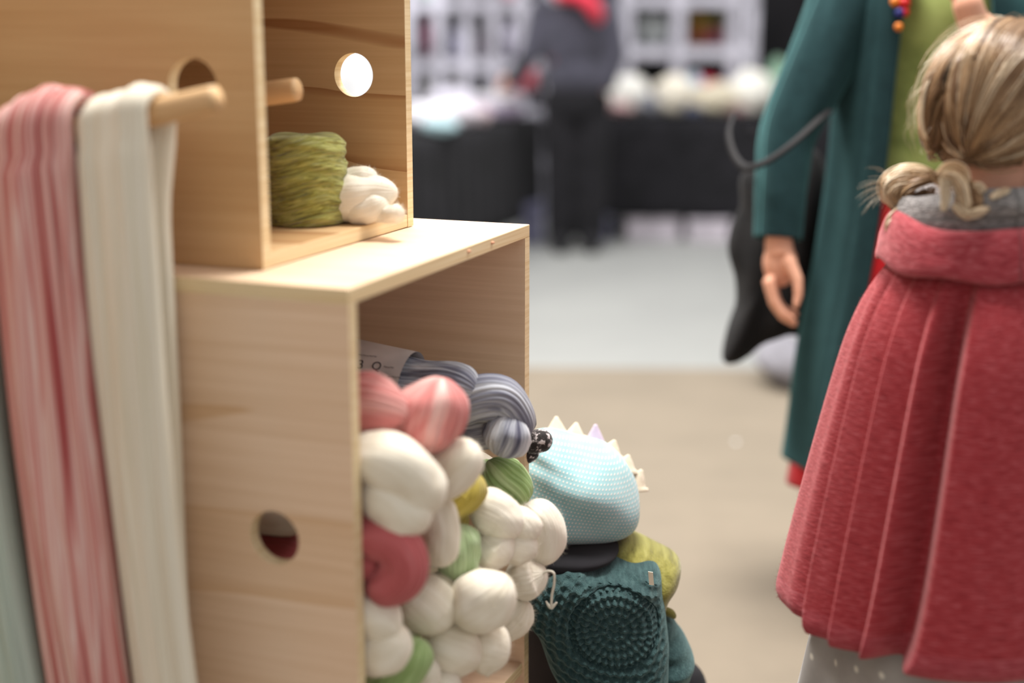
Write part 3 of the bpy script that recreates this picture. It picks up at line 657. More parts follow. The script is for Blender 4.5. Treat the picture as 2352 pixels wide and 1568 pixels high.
deg = math.degrees
# ---- girl in the red cape
GX, GY = .598, 1.78
girl = thing('person', (GX, GY, 0), 'child with blonde tied-back hair wearing a red knitted cape', 'person')
gf = Vector((.85, .52, 0)).normalized(); gs = Vector((gf.y, -gf.x, 0)); HC = Vector((GX+.006, GY, 1.163))
parts = [esph(HC+UP*.012, gf*.088, gs*.07, UP*.092)[:2], esph(HC+gf*.028-UP*.04, gf*.056, gs*.05, UP*.062)[:2]]
parts += [cap_(HC+gf*.08-UP*.0, .008, HC+gf*.096-UP*.022, .010), esph(HC+gf*.083-UP*.058, gf*.010, gs*.022, UP*.007)[:2], esph(HC+gf*.072+UP*.02, gf*.014, gs*.045, UP*.01)[:2]]
for s in (1, -1): parts.append(esph(HC+gs*s*.073-UP*.012-gf*.016, gf*.018, gs*.009, UP*.029)[:2])
parts += [cap_(HC-UP*.05-gf*.01, .042, (GX, GY, .98), .045)]
tc = Vector((GX, GY, 0))
parts += [esph(tc+UP*.90, gs*.088, gf*.065, UP*.09)[:2], esph(tc+UP*.76, gs*.10, gf*.07, UP*.14)[:2], esph(tc+UP*.62, gs*.105, gf*.08, UP*.09)[:2]]
for s in (1, -1):
    parts += limb([(tc+gs*s*.080+UP*.925, .030), (tc+gs*s*.118+UP*.77, .027), (tc+gs*s*.11+UP*.63+gf*.05, .022), (tc+gs*s*.108+UP*.59+gf*.075, .020)])
    hb = tc+gs*s*.106+UP*.575+gf*.088
    parts.append(esph(hb, gf*.024, gs*.013, UP*.028)[:2])
    for q in range(4): parts += limb([(hb+gf*(.018-.011*q)-UP*.02, .0068), (hb+gf*(.022-.011*q)-UP*.043, .006), (hb+gf*(.018-.011*q)-UP*.062+Vector((0, 0, .002*abs(q-1))), .005)], 10)
    parts += limb([(hb+gf*.02+UP*.008, .008), (hb+gf*.038-UP*.012, .0066), (hb+gf*.042-UP*.03, .0056)], 10)
    parts += limb([(tc+gs*s*.055+UP*.60, .062), (tc+gs*s*.055+UP*.34+gf*.01, .042), (tc+gs*s*.055+UP*.20, .038), (tc+gs*s*.055+UP*.065, .027)])
    parts.append(esph(tc+gs*s*.055+UP*.035+gf*.03, gf*.075, gs*.03, UP*.028)[:2])
obj('body', *remesh(parts, .005, 5), M['skin'], girl)
M['eye'] = plain('eye_white', (236, 232, 228), .2); M['iris'] = plain('blue_iris', (80, 100, 120), .2); M['lip'] = plain('lips', (196, 112, 104), .5)
for s in (1, -1):
    e = obj('eye', *esph(HC+gf*.069+gs*s*.028+UP*.0, gf*.009, gs*.012, UP*.008)[:2], M['eye'], girl); obj('iris', *esph(HC+gf*.0767+gs*s*.028, gf*.002, gs*.005, UP*.005)[:2], M['iris'], e)
    obj('shoe', *esph(tc+gs*s*.055+UP*.037+gf*.035, gf*.092, gs*.038, UP*.037, fn=lambda x, y, z: 1 if z > -.6 else .6/abs(z))[:2], M['shoe'], girl)
obj('lips', *esph(HC+gf*.0875-UP*.058, gf*.004, gs*.017, UP*.005)[:2], M['lip'], girl)
# dress
def lathe(cx, cy, prof, na, ratio=1., fn=None, a0=-180., a1=180., yaw=0.):
    """prof [(Z, r)], azimuth 0 faces the camera, negative to the left; fn(az, t) -> extra radius"""
    V, U, Fc = [], [], []; m = len(prof); closed = abs(a1-a0-360) < 1e-6 if not callable(a0) else False
    for i, (Z, r) in enumerate(prof):
        t = i/(m-1); b0 = a0(t) if callable(a0) else a0; b1 = a1(t) if callable(a1) else a1
        for j in range(na+1):
            az = b0+(b1-b0)*j/na; rr = r+(fn(az, t) if fn else 0); q = math.radians(az)
            x, y = math.sin(q)*rr, -math.cos(q)*rr*ratio; V.append(Vector((cx+x*math.cos(yaw)-y*math.sin(yaw), cy+x*math.sin(yaw)+y*math.cos(yaw), Z))); U.append((q*.2, Z))
    for i in range(m-1):
        for j in range(na): Fc.append((i*(na+1)+j, (i+1)*(na+1)+j, (i+1)*(na+1)+j+1, i*(na+1)+j+1))
    return V, Fc, U
def solid(o, th): m = o.modifiers.new('thickness', 'SOLIDIFY'); m.thickness = th; m.offset = -1; return o
pd = [tuple(x) for x in catmull([(.93, .08), (.78, .10), (.62, .13), (.50, .18), (.36, .207), (.28, .22)], 60)]
V, Fc, U = lathe(GX-.005, GY, pd, 200, 1, lambda a, t: .008*t*math.cos(math.radians(a*9)+1)+.004*t*math.cos(math.radians(a*17))); solid(obj('dress', V, Fc, M['dotgrey'], girl, uvs=U), .003)
# cape
CPROF = [tuple(x) for x in catmull([(1.005, .085), (.985, .108), (.955, .126), (.915, .142), (.847, .162), (.73, .189), (.62, .212), (.56, .224), (.532, .229), (.52, .226)], 120)]
def capefold(a, t):
    a1 = -82+13*t; a2 = -23-14*t; g = sst(t, .05, .42); h = 0
    if a < a1: h = .006*g-.018*g*(1-sst(a1-a, 0, 14))+.008*g*math.cos(math.radians((a-a1-20)*8))*sst(a1-a, 10, 30)
    elif a <= a2:
        x = (a-a1)/(a2-a1); y = (3*x) % 1.0; tri = (1-y)*sst(y, 0, .22)                     # leaning pleats
        h = g*(.004+(.010+.010*t)*tri)-.030*g*sst(x, .74, .97)
    else:
        x = a-a2; h = .026*g*math.exp(-((x-7)/30)**2)+.012*g*math.cos(math.radians((x-8)*7))*sst(x, 28, 60)
        if x < 6: h = -.026*g+(h+.026*g)*sst(x, 0, 6)
    if a > 140: h *= sst(180-a, 0, 40)
    if a < -140: h *= sst(180+a, 0, 40)
    return h
CV, CF, CU = lathe(GX, GY, CPROF, 620, 1, capefold)
cape = obj('cape', CV, CF, [M['cape'], M['caperib']], girl, uvs=CU); solid(cape, .006)
cape.data.polygons.foreach_set('material_index', [1 if CPROF[min(i//620, 118)][0] < .552 else 0 for i in range(len(CF))])
fz = obj('wool_fuzz', *fuzz(CV, CF, 26000, .0055, .00011, 3), M['cape'], girl, smooth=False); fz['kind'] = 'stuff'
# fold-over collar
cs = catmull([(.108, 1.030), (.116, 1.036), (.126, 1.029), (.134, 1.008), (.139, .984), (.136, .976), (.126, .982), (.112, .990), (.100, .985), (.097, 1.005)], 40, True)
V, U, Fc = [], [], []; na = 220
for j in range(na):
    q = 2*math.pi*j/na; az = (deg(q)+180) % 360-180
    sc = 1+.03*math.cos(2*q+.5)-.05*math.exp(-((az-5)/40)**2)+.012*math.sin(5*q); dz = .006*math.sin(q*2+.6)+.016*math.exp(-((az+85)/28)**2)
    for i, (r, Z) in enumerate(cs):
        lo = 1 if Z < 1.0 else 0
        V.append(Vector((GX+math.sin(q)*r*sc, GY-math.cos(q)*r*sc, Z+dz*(.4 if lo else 1)+.003*math.sin(7*q)*lo))); U.append((q*.13, i/40*.12))
for j in range(na):
    k = (j+1) % na
    for i in range(40): i2 = (i+1) % 40; Fc.append((j*40+i, j*40+i2, k*40+i2, k*40+i))
U2 = U; col_ = obj('collar', V, Fc, M['caperib'], girl, uvs=U)
bm = bmesh.new(); bm.from_mesh(col_.data); bmesh.ops.recalc_face_normals(bm, faces=bm.faces); bm.to_mesh(col_.data); bm.free()
fz = obj('wool_fuzz', *fuzz(V, [f[::-1] for f in Fc], 7000, .005, .00011, 4), M['cape'], girl, smooth=False); fz['kind'] = 'stuff'
# grey scarf
V, U, Fc = [], [], []; nb = 36
for j in range(na):
    q = 2*math.pi*j/na; az = (deg(q)+180) % 360-180
    for i in range(nb):
        p = 2*math.pi*i/nb; k = 1+.10*math.sin(2*p+3*q)+.06*math.sin(5*p+2*q)
        r = .088+.024*k*math.cos(p)+.004*math.sin(3*q); Z = 1.052+.012*math.sin(q+.3)+.027*k*math.sin(p)
        V.append(Vector((GX+math.sin(q)*r, GY-math.cos(q)*r, Z))); U.append((q*.09, i/nb*.16))
for j in range(na):
    k = (j+1) % na
    for i in range(nb): i2 = (i+1) % nb; Fc.append((j*nb+i, k*nb+i, k*nb+i2, j*nb+i2))
obj('scarf', V, Fc, M['scarf'], girl, uvs=U)
# hair
def hs(dv, off): x, y, z = dv; return HC+UP*.008+gf*((.090+off)*x)+gs*((.074+off)*y)+UP*((.097+off)*z)
def nrm3(x, y, z): l = math.sqrt(x*x+y*y+z*z); return np.array((x/l, y/l, z/l))
def scalp(d_):
    x, y, z = d_
    if x > .62 and z < .50: return False
    if x > .1 and z < .5*(x-.1)-.12: return False
    if z < -.15 and x > -.25: return False
    if z < -.62: return False
    return True
V, Fc, U = esph(HC+UP*.008, gf*.094, gs*.078, UP*.101, 80, 60)
keep = []
for f_ in Fc:
    c = sum((Vector(V[i]) for i in f_), Vector())/4-(HC+UP*.008); d_ = nrm3(c.dot(gf)/.094, c.dot(gs)/.078, c.z/.101)
    if scalp(d_): keep.append(f_)
hair = obj('hair', V, keep, M['haircap'], girl)
tR, tL = nrm3(-.93, .30, -.60), nrm3(-.90, -.38, -.55)
hr = random.Random(11); paths, rads, shs = [], [], []
clump = {}
while len(paths) < 4200:
    if hr.random() < .5:
        a = hr.uniform(-.75, 1.0); st_ = nrm3(math.sin(a), hr.gauss(.0, .03), math.cos(a))          # from the parting
    else:
        st_ = nrm3(hr.gauss(0, 1), hr.gauss(0, 1), hr.gauss(.3, 1))
    if not scalp(st_): continue
    tg_ = tR if st_[1] > 0 or (abs(st_[1]) < .04 and hr.random() < .6) else tL
    om = math.acos(max(-1, min(1, st_.dot(tg_))))
    if om < .15: continue
    key = (int((st_[0]+2)*4.5), int((st_[2]+2)*4.5), int((st_[1]+2)*3), tg_ is tR)
    if key not in clump: clump[key] = (hr.gauss(.42, .27), hr.uniform(0, .006), hr.gauss(0, .05))
    cs_, co, cw = clump[key]; off = .005+co+hr.uniform(0, .004); fly = hr.random() < .012
    pts = []; n = 18; wv = hr.uniform(0, 6.28); fl = hr.uniform(.004, .016)
    side = np.cross(st_, tg_); side /= np.linalg.norm(side)
    for i in range(n):
        t = i/(n-1); q = (math.sin((1-t)*om)*st_+math.sin(t*om)*tg_)/math.sin(om)
        q = q+side*(cw*math.sin(math.pi*t)+.006*math.sin(wv+t*9))
        q /= np.linalg.norm(q)
        o_ = off*(1-.5*t**3)+(.004*math.sin(math.pi*t))+(fl*math.sin(math.pi*t) if fly else 0)
        pts.append(np.array(hs(q, o_)))
    if fly: pts = pts[:hr.randint(9, 18)]
    paths.append(pts); rads.append(.00022 if fly else hr.uniform(.0005, .0009)); shs.append(min(1, max(0, cs_+hr.gauss(0, .1)+(.4 if fly else 0))))
V, Fc, A = strands(paths, rads, shs)
o = obj('hair_strand', V, Fc, M['hair'], hair, attr=A); o['kind'] = 'stuff'
def locks(name, curves, seed, nper=46):
    rr = random.Random(seed); paths, rads, shs = [], [], []
    for (pts, z, rad, sh) in curves:
        C = catmull([tuple(PZ(*p[:2], z+(p[2] if len(p) > 2 else 0))) for p in pts], 26)
        T = np.gradient(C, axis=0); T /= np.linalg.norm(T, axis=1)[:, None]
        for k in range(nper):
            a, r0 = rr.uniform(0, 6.28), rad*math.sqrt(rr.random()); ph, am = rr.uniform(0, 6.28), rr.uniform(0, .0012); P = []
            for i in range(26):
                b = np.cross(T[i], (0.2, .9, .3)); b /= np.linalg.norm(b); c = np.cross(T[i], b); t = i/25
                taper = .55+.6*math.sin(math.pi*min(1, t*1.05))*1; q = a+t*1.2
                P.append(C[i]+(b*math.cos(q)+c*math.sin(q))*r0*taper+b*am*math.sin(ph+t*9))
            paths.append(P); rads.append(rr.uniform(.0005, .0009)); shs.append(min(1, max(0, sh+rr.gauss(0, .16))))
    V, Fc, A = strands(paths, rads, shs); o = obj(name, V, Fc, M['hair'], hair, attr=A); return o
o = locks('hair_bunch', [([(2150, 405), (2110, 392), (2065, 395), (2035, 422), (2040, 455), (2075, 470)], 1.80, .010, .95),
      ([(2150, 412), (2105, 412), (2060, 425), (2050, 455), (2085, 478), (2125, 455)], 1.795, .009, .75),
      ([(2148, 408), (2100, 425), (2080, 450), (2095, 480), (2130, 470), (2140, 430)], 1.79, .009, .45),
      ([(2120, 400), (2075, 410), (2048, 440), (2062, 475), (2100, 488)], 1.81, .010, .5),
      ([(2130, 440), (2110, 460), (2090, 480), (2060, 478)], 1.80, .010, .3),
      ([(2090, 455), (2065, 485), (2045, 510), (2045, 530), (2070, 537)], 1.785, .0055, .95)], 21); o['kind'] = 'stuff'
o['label'] = 'small messy bun'
o = locks('hair_bunch', [([(2155, 405), (2180, 388), (2205, 398), (2208, 435), (2200, 480)], 1.685, .009, .75),
      ([(2160, 408), (2170, 420), (2172, 450), (2168, 485)], 1.68, .006, .95),
      ([(2165, 402), (2195, 415), (2212, 450), (2222, 482)], 1.675, .008, .85),
      ([(2190, 405), (2225, 430), (2240, 460), (2232, 480)], 1.685, .008, .45),
      ([(2190, 470), (2215, 490), (2245, 487), (2272, 478)], 1.675, .0055, .9),
      ([(2235, 425), (2250, 430), (2258, 440), (2248, 428)], 1.68, .005, .85),
      ([(2275, 455), (2290, 446), (2305, 440), (2320, 436)], 1.68, .004, .9),
      ([(2140, 395), (2155, 410), (2165, 420), (2160, 400)], 1.70, .006, .5)], 22); o['kind'] = 'stuff'
o['label'] = 'loose looped pigtail ends'
# stray hairs
rr = random.Random(5); paths, rads, shs = [], [], []
for i in range(46):
    a = rr.uniform(.2, 1.5); u0, v0 = 2330-230*math.sin(a)*1.0, 290-230*math.cos(a); z = 1.74+rr.uniform(-.02, .03); L = rr.uniform(50, 130); lift = rr.uniform(8, 34); P = []
    for k in range(12):
        t = k/11; b = a+t*L/230; P.append(tuple(PZ(2330-(222+lift*math.sin(t*2.6))*math.sin(b), 292-(226+lift*math.sin(t*2.6))*math.cos(b), z)))
    paths.append(P); rads.append(.00013); shs.append(rr.uniform(.7, 1))
for i in range(40):
    a = rr.uniform(2.2, 4.3); L = rr.uniform(30, 75); P = [tuple(PZ(2075+40*math.cos(a)+L*t*math.cos(a+.4*t), 435-34*math.sin(a)-L*t*math.sin(a+.5*t), 1.80)) for t in np.linspace(0, 1, 9)]
    paths.append(P); rads.append(.00012); shs.append(rr.uniform(.6, 1))
V, Fc, A = strands(paths, rads, shs); o = obj('stray_hair', V, Fc, M['hair'], hair, attr=A); o['kind'] = 'stuff'

# ---- woman in the teal coat
WX, WY = .85, 2.95
lady = thing('person', (WX, WY, 0), 'adult in a long dark teal coat over a green top, one arm hanging', 'person')
ZA = 2.86
arm = [PZ(1960, -70, ZA), PZ(1835, 215, ZA), PZ(1800, 330, ZA), PZ(1788, 545, ZA-.01)]
hd = lambda u, v_, dz=0: PZ(u, v_, ZA-.01+dz)
parts = []
wc = Vector((WX, WY, 0))
parts += [esph(wc+UP*1.53, (.078, 0, 0), (0, .094, 0), UP*.112)[:2], esph(wc+Vector((0, -.03, 1.475)), (.058, 0, 0), (0, .06, 0), UP*.065)[:2], cap_(wc+Vector((0, -.09, 1.535)), .009, wc+Vector((0, -.108, 1.51)), .013)]
for s in (-1, 1): parts.append(esph(wc+Vector((s*.078, .005, 1.525)), (.010, 0, 0), (0, .02, 0), UP*.032)[:2])
parts += [cap_(wc+UP*1.46, .052, wc+UP*1.33, .055), esph(wc+UP*1.24, (.175, 0, 0), (0, .095, 0), UP*.13)[:2], esph(wc+UP*1.08, (.14, 0, 0), (0, .09, 0), UP*.18)[:2], esph(wc+UP*.90, (.165, 0, 0), (0, .105, 0), UP*.14)[:2]]
parts += limb([(arm[0], .046), (arm[1], .038), (arm[2], .034), (arm[3], .026)])
# hanging hand: palm, four curled fingers, thumb
parts += [esph(hd(1792, 605, .01), Vector((.036, .012, 0)), Vector((-.006, .026, 0)), Vector((-.003, 0, .048)))[:2], cap_(arm[3], .027, hd(1790, 585), .030)]
for i in range(4):
    dz = -.012+.019*i; ln = (1, 1.12, 1.05, .85)[i]; o_ = (-2, -6, -4, 4)[i]
    k0 = (1770+o_, 648); k1 = (1772+o_*.6+8, 648+44*ln); k2 = (1797, 648+44*ln+27*ln); k3 = (1822+2*i, 648+44*ln+42*ln)
    parts += limb([(hd(*k0, dz), .0115), (hd(*k1, dz), .0098), (hd(*k2, dz), .0086), (hd(*k3, dz+.002), .0068)], 12)
parts += limb([(hd(1812, 600, -.018), .015), (hd(1832, 642, -.028), .0115), (hd(1834, 676, -.030), .0095), (hd(1828, 702, -.030), .0072)], 12)
# raised forearm and hand
fa = [PZ(2440, -90, 2.92), PZ(2400, 190, 2.74), PZ(2235, 50, 2.68), PZ(2222, 10, 2.66)]
parts += limb([(fa[0], .046), (fa[1], .036), (fa[2], .029), (fa[3], .028)])
hd2 = lambda u, v_, dz=0: PZ(u, v_, 2.66+dz)
parts.append(esph(hd2(2216, -38), Vector((.036, 0, .004)), Vector((0, .015, 0)), Vector((-.008, 0, .046)))[:2])
for i in range(4):
    u0 = 2188+i*19; parts += limb([(hd2(u0, -76), .010), (hd2(u0-6, -112, -.006), .009), (hd2(u0-4, -136, .008), .008), (hd2(u0, -150, .022), .0068)], 12)
parts += limb([(hd2(2190, -20, .0), .014), (hd2(2172, -50, -.006), .011), (hd2(2170, -80, -.006), .0085)], 12)
for s in (-1, 1):
    parts += limb([(wc+Vector((s*.085, 0, .86)), .085), (wc+Vector((s*.085, -.01, .47)), .058), (wc+Vector((s*.085, .01, .30)), .052), (wc+Vector((s*.085, .01, .09)), .036)])
    parts.append(esph(wc+Vector((s*.09, -.05, .045)), (.038, 0, 0), (0, .115, 0), UP*.038)[:2])
obj('body', *remesh(parts, .0042, 4), M['skin'], lady)
for s in (-1, 1):
    e = obj('eye', *esph(wc+Vector((s*.032, -.080, 1.54)), (.013, 0, 0), (0, .011, 0), UP*.009)[:2], M['eye'], lady); obj('iris', *esph(wc+Vector((s*.032, -.0895, 1.54)), (.0055, 0, 0), (0, .003, 0), UP*.0055)[:2], M['iris'], e)
obj('lips', *esph(wc+Vector((0, -.092, 1.475)), (.022, 0, 0), (0, .006, 0), UP*.008)[:2], M['lip'], lady)
M['brownhair'] = plain('brown_hair', (96, 70, 50), .5)
obj('hair', *esph(wc+Vector((0, .022, 1.562)), (.09, 0, 0), (0, .092, 0), UP*.110, fn=lambda x, y, z: 1+.02*math.sin(20*x))[:2], M['brownhair'], lady)
for s in (-1, 1): obj('boot', *esph(wc+Vector((s*.09, -.05, .05)), (.047, 0, 0), (0, .128, 0), UP*.05, fn=lambda x, y, z: 1)[:2], M['shoe'], lady)
pt_ = [tuple(x) for x in catmull([(1.40, .07), (1.37, .13), (1.30, .165), (1.18, .160), (1.02, .158), (.90, .172), (.80, .185)], 50)]
V, Fc, U = lathe(WX, WY, pt_, 120, .72, lambda a, t: .004*math.cos(math.radians(a*7))*t); solid(obj('tunic', V, Fc, M['greentop'], lady, uvs=U), .003)
ps = [tuple(x) for x in catmull([(.98, .15), (.86, .185), (.6, .225), (.40, .240), (.312, .250)], 50)]
V, Fc, U = lathe(WX, WY, ps, 160, .85, lambda a, t: .010*t*math.cos(math.radians(a*9)+.6)); solid(obj('skirt', V, Fc, M['red'], lady, uvs=U), .003)
pc = [tuple(x) for x in catmull([(1.41, .09), (1.385, .15), (1.33, .185), (1.2, .190), (1.0, .194), (.8, .212), (.6, .240), (.45, .252), (.36, .260)], 90)]
def coatfold(a, t): return (.006*t*math.cos(math.radians(a*8)+1)+.004*math.cos(math.radians(a*3+40)))
V, Fc, U = lathe(WX, WY, pc, 220, .80, coatfold, lambda t: 22+12*t, lambda t: 360-(26+22*max(0, t-.1)))
coat = solid(obj('coat', V, Fc, M['teal'], lady, uvs=U), .007)
# lapel along the opening
V2, U2, Fc2 = [], [], []
for i, (Z, r) in enumerate(pc):
    t = i/(len(pc)-1); e1 = -(26+22*max(0, t-.1)); wl = 15+10*math.exp(-((t-.12)/.1)**2)
    for j in range(13):
        az = e1-wl*j/12; rr_ = r+coatfold(az, t)+.0085*math.sin(math.pi*(.15+.7*j/12)); q = math.radians(az)
        V2.append(Vector((WX+math.sin(q)*rr_, WY-math.cos(q)*rr_*.80, Z))); U2.append((q*.2, Z))
for i in range(len(pc)-1):
    for j in range(12): Fc2.append((i*13+j, i*13+j+1, (i+1)*13+j+1, (i+1)*13+j))
obj('lapel', V2, Fc2, M['teal'], coat, uvs=U2)
slv = [(1985, -95, 92), (1930, 40, 86), (1868, 175, 76), (1812, 300, 66), (1798, 400, 61), (1791, 480, 58), (1786, 548, 55)]
V, Fc, U = tube([PZ(u, v_, ZA) for u, v_, r in slv], [r*ZA/F for u, v_, r in slv], 48, 70, (5, .03, .5), False, 0, 1, 2, .02)
solid(obj('sleeve', V, Fc[:-2], M['teal'], lady, uvs=U), .005)
sl2 = [(2455, -110, 2.92, 88), (2440, 60, 2.84, 80), (2400, 170, 2.74, 70), (2330, 140, 2.71, 60), (2262, 76, 2.685, 50)]
V, Fc, U = tube([PZ(u, v_, z) for u, v_, z, r in sl2], [r*z/F for u, v_, z, r in sl2], 40, 60, (5, .03, .5), False, 0, 1, 3, .02)
solid(obj('sleeve', V, Fc[:-2], M['teal'], lady, uvs=U), .005)
nk = bpy.data.objects.new('necklace', None); COL.objects.link(nk); nk.parent = lady; WLOC['necklace'] = WLOC[lady.name]
for (u, v_, r, m_) in [(2076, 8, .0125, 'redbead'), (2084, -16, .012, 'redbead'), (2066, 30, .010, 'bluebead'), (2056, 4, .010, 'gold'), (2064, 62, .0085, 'gold'), (2092, -42, .012, 'gold'), (2070, -30, .011, 'bluebead'), (2078, 28, .009, 'redbead'), (2100, -70, .012, 'redbead')]:
    obj('bead', *sphere(PZ(u, v_, 2.735), r, 16, 10)[:2], M[m_], nk)
# bag on her arm
bag = thing('shoulder_bag', PZ(1770, 830, 3.07), 'black soft bag hanging from the arm of the teal coat', 'bag')
V, Fc, U = inflate([(1700, 470), (1705, 400), (1760, 372), (1850, 335), (1892, 380), (1895, 520), (1885, 660), (1870, 770), (1815, 770), (1760, 785), (1720, 818), (1690, 832), (1660, 826), (1668, 770), (1690, 705), (1688, 640), (1672, 575), (1680, 520)], 3.09, .06, 120, 24, 3, lambda u, v_, s: .008*math.sin(u/14+v_/60))
obj('bag_body', V, Fc, M['blackbag'], bag, uvs=U)
V, Fc, U = tube([PZ(u, v_, z) for u, v_, z in ((1905, 255, 2.80), (1880, 276, 2.765), (1830, 322, 2.755), (1780, 360, 2.77), (1740, 380, 2.80), (1708, 383, 2.86), (1684, 352, 2.92), (1674, 305, 2.98), (1686, 262, 3.04))], [.009]*9, 20, 80, flat=.45, cap=False)
obj('strap', V, Fc, M['leather'], bag, uvs=U)
def torus(c, R_, r, n=30, m=10): 
    V = [Vector(c)+Vector(((R_+r*math.cos(b))*math.cos(a), r*math.sin(b), (R_+r*math.cos(b))*math.sin(a))) for a in [2*math.pi*i/n for i in range(n)] for b in [2*math.pi*j/m for j in range(m)]]
    return V, [(i*m+j, ((i+1) % n)*m+j, ((i+1) % n)*m+(j+1) % m, i*m+(j+1) % m) for i in range(n) for j in range(m)]
for u, v_, R_ in ((1720, 288, .014), (1736, 312, .011)): obj('ring', *torus(PZ(u, v_, 3.0), R_, .0012), M['leather'], bag)

# ---- customer at the far stall
VX, VY = .37, 8.22
cu = thing('person', (VX, VY, 0), 'distant person in a grey jumper, red scarf and black trousers at the far stall', 'person')
vc = Vector((VX, VY, 0))
parts = [esph(vc+Vector((-.10, -.02, 1.57)), (.078, 0, 0), (0, .095, 0), UP*.115)[:2], cap_(vc+Vector((-.08, 0, 1.48)), .055, vc+Vector((-.05, 0, 1.36)), .06), esph(vc+Vector((-.02, 0, 1.2)), (.18, 0, 0), (0, .11, 0), UP*.22)[:2], esph(vc+UP*.92, (.165, 0, 0), (0, .12, 0), UP*.17)[:2], cap_(vc+Vector((-.07, -.09, 1.57)), .01, vc+Vector((-.10, -.12, 1.55)), .014)]
vl = [(vc+Vector((-.2, 0, 1.38)), .05), (vc+Vector((-.27, -.05, 1.12)), .042), (vc+Vector((-.36, .12, .98)), .032), (vc+Vector((-.40, .18, .96)), .03)]
vr = [(vc+Vector((.17, 0, 1.38)), .05), (vc+Vector((.22, -.06, 1.13)), .042), (vc+Vector((.17, -.06, .96)), .032), (vc+Vector((.14, -.03, .90)), .03)]
for ch in (vl, vr):
    parts += limb(ch); h = ch[-1][0]; dr = (ch[-1][0]-ch[-2][0]).normalized()
    for q in range(4): parts += limb([(h+dr*.03+UP*(.022-.016*q), .011), (h+dr*.075+UP*(.022-.016*q), .010), (h+dr*.10+UP*(.016-.016*q)-UP*.02, .008)], 8)
    parts += limb([(h+UP*.02, .013), (h+dr*.05+UP*.05, .010)], 8)
for s in (-1, 1): parts += limb([(vc+Vector((s*.09, 0, .88)), .085), (vc+Vector((s*.09, 0, .48)), .06), (vc+Vector((s*.09, .02, .1)), .042)])
for s in (-1, 1): parts.append(esph(vc+Vector((s*.09, -.05, .05)), (.042, 0, 0), (0, .12, 0), UP*.042)[:2])
obj('body', *remesh(parts, .009, 3), M['skin'], cu)
obj('jumper', *remesh([esph(vc+Vector((-.02, 0, 1.2)), (.205, 0, 0), (0, .14, 0), UP*.24)[:2], esph(vc+UP*1.0, (.20, 0, 0), (0, .15, 0), UP*.14)[:2]]+limb([(p, r+.018) for p, r in vl[:3]])+limb([(p, r+.018) for p, r in vr[:3]]), .012, 4), M['jumper'], cu)
tr = [esph(vc+UP*.86, (.19, 0, 0), (0, .14, 0), UP*.16)[:2]]
for s in (-1, 1): tr += limb([(vc+Vector((s*.09, 0, .86)), .105), (vc+Vector((s*.09, 0, .48)), .095), (vc+Vector((s*.09, .01, .1)), .085)])
obj('trousers', *remesh(tr, .012, 4), M['black'], cu)
V, Fc, U = tube([vc+Vector(p) for p in ((-.14, -.08, 1.46), (-.04, -.14, 1.44), (.04, -.17, 1.42), (.09, -.18, 1.36), (.12, -.17, 1.29))], [.05, .055, .06, .06, .03], 20, 40, (7, .06, 1), flat=.7); obj('scarf', V, Fc, M['redscarf'], cu, uvs=U)
for s in (-1, 1): obj('boot', *esph(vc+Vector((s*.09, -.05, .055)), (.05, 0, 0), (0, .135, 0), UP*.055)[:2], M['black'], cu)
obj('hair', *esph(vc+Vector((-.09, .01, 1.59)), (.092, 0, 0), (0, .10, 0), UP*.12)[:2], M['brownhair'], cu)
M['dullred'] = plain('dull_red_fabric', (150, 60, 66), .8)
V, Fc, U = inflate([(1255, 85), (1290, 80), (1302, 120), (1298, 142), (1268, 146), (1258, 120)], 8.0, .04, 40, 10); tag(obj('red_pouch', V, Fc, M['dullred'], uvs=U), 'dull red pouch held by the person at the far stall', 'pouch')

# ------------------------------------------------------------------ far stalls
def drape_table(name, q0, along, across, L, W, label, zt=.74, drop=.14):
    al, ac = Vector(along).normalized(), Vector(across).normalized(); q0 = Vector(q0)
    t = thing(name, q0+al*L/2+ac*W/2, label, 'table')
    box('table_top', q0+UP*(zt-.03), al*L, ac*W, UP*.028, M['black'], t, .003)
    # cloth: top sheet plus pleated skirt
    V, Fc = [], []; per = []
    def edge(a, b, n):
        for i in range(n): per.append(a.lerp(b, i/n))
    c = [q0-ac*.01-al*.01, q0+al*(L+.01)-ac*.01, q0+al*(L+.01)+ac*(W+.01), q0+ac*(W+.01)-al*.01]
    for i in range(4): edge(c[i], c[(i+1) % 4], max(24, int((c[(i+1) % 4]-c[i]).length*40)))
    n = len(per); cen = sum(c, Vector())/4
    for i, p in enumerate(per):
        o_ = (p-cen); o_.z = 0; o_.normalize()
        for k in range(8): s = k/7; V.append(p+o_*(.006+.016*s*(1+math.sin(i*.9)))+UP*(zt+.002-(zt-drop)*s))
    for i in range(n):
        j = (i+1) % n
        for k in range(7): Fc.append((i*8+k, i*8+k+1, j*8+k+1, j*8+k))
    Fc.append(tuple(i*8 for i in range(n)))
    o = obj('tablecloth', V, Fc, M['black'], t); solid(o, .003)
    for a in (.05, L-.05):
        for b in (.05, W-.05): p = q0+al*a+ac*b; V, Fc, U = tube([p, p+UP*.35, p+UP*.7], [.015]*3, 10, 6, cap=False); obj('leg', V, Fc, M['leather'], t)
    return t
drape_table('trestle_table', (.50, 8.62, 0), (1, 0, 0), (0, 1, 0), 2.6, .75, 'black-draped trestle table facing the aisle, topped with white wool')
TD = Vector((.344, .939, 0)).normalized(); TN = Vector((-TD.y, TD.x, 0))
Q0 = Vector((-.49, 6.95, 0))
drape_table('trestle_table', Q0-TD*1.6, TD, TN, 3.5, .8, 'black-draped trestle table running along the left, covered in pale goods')
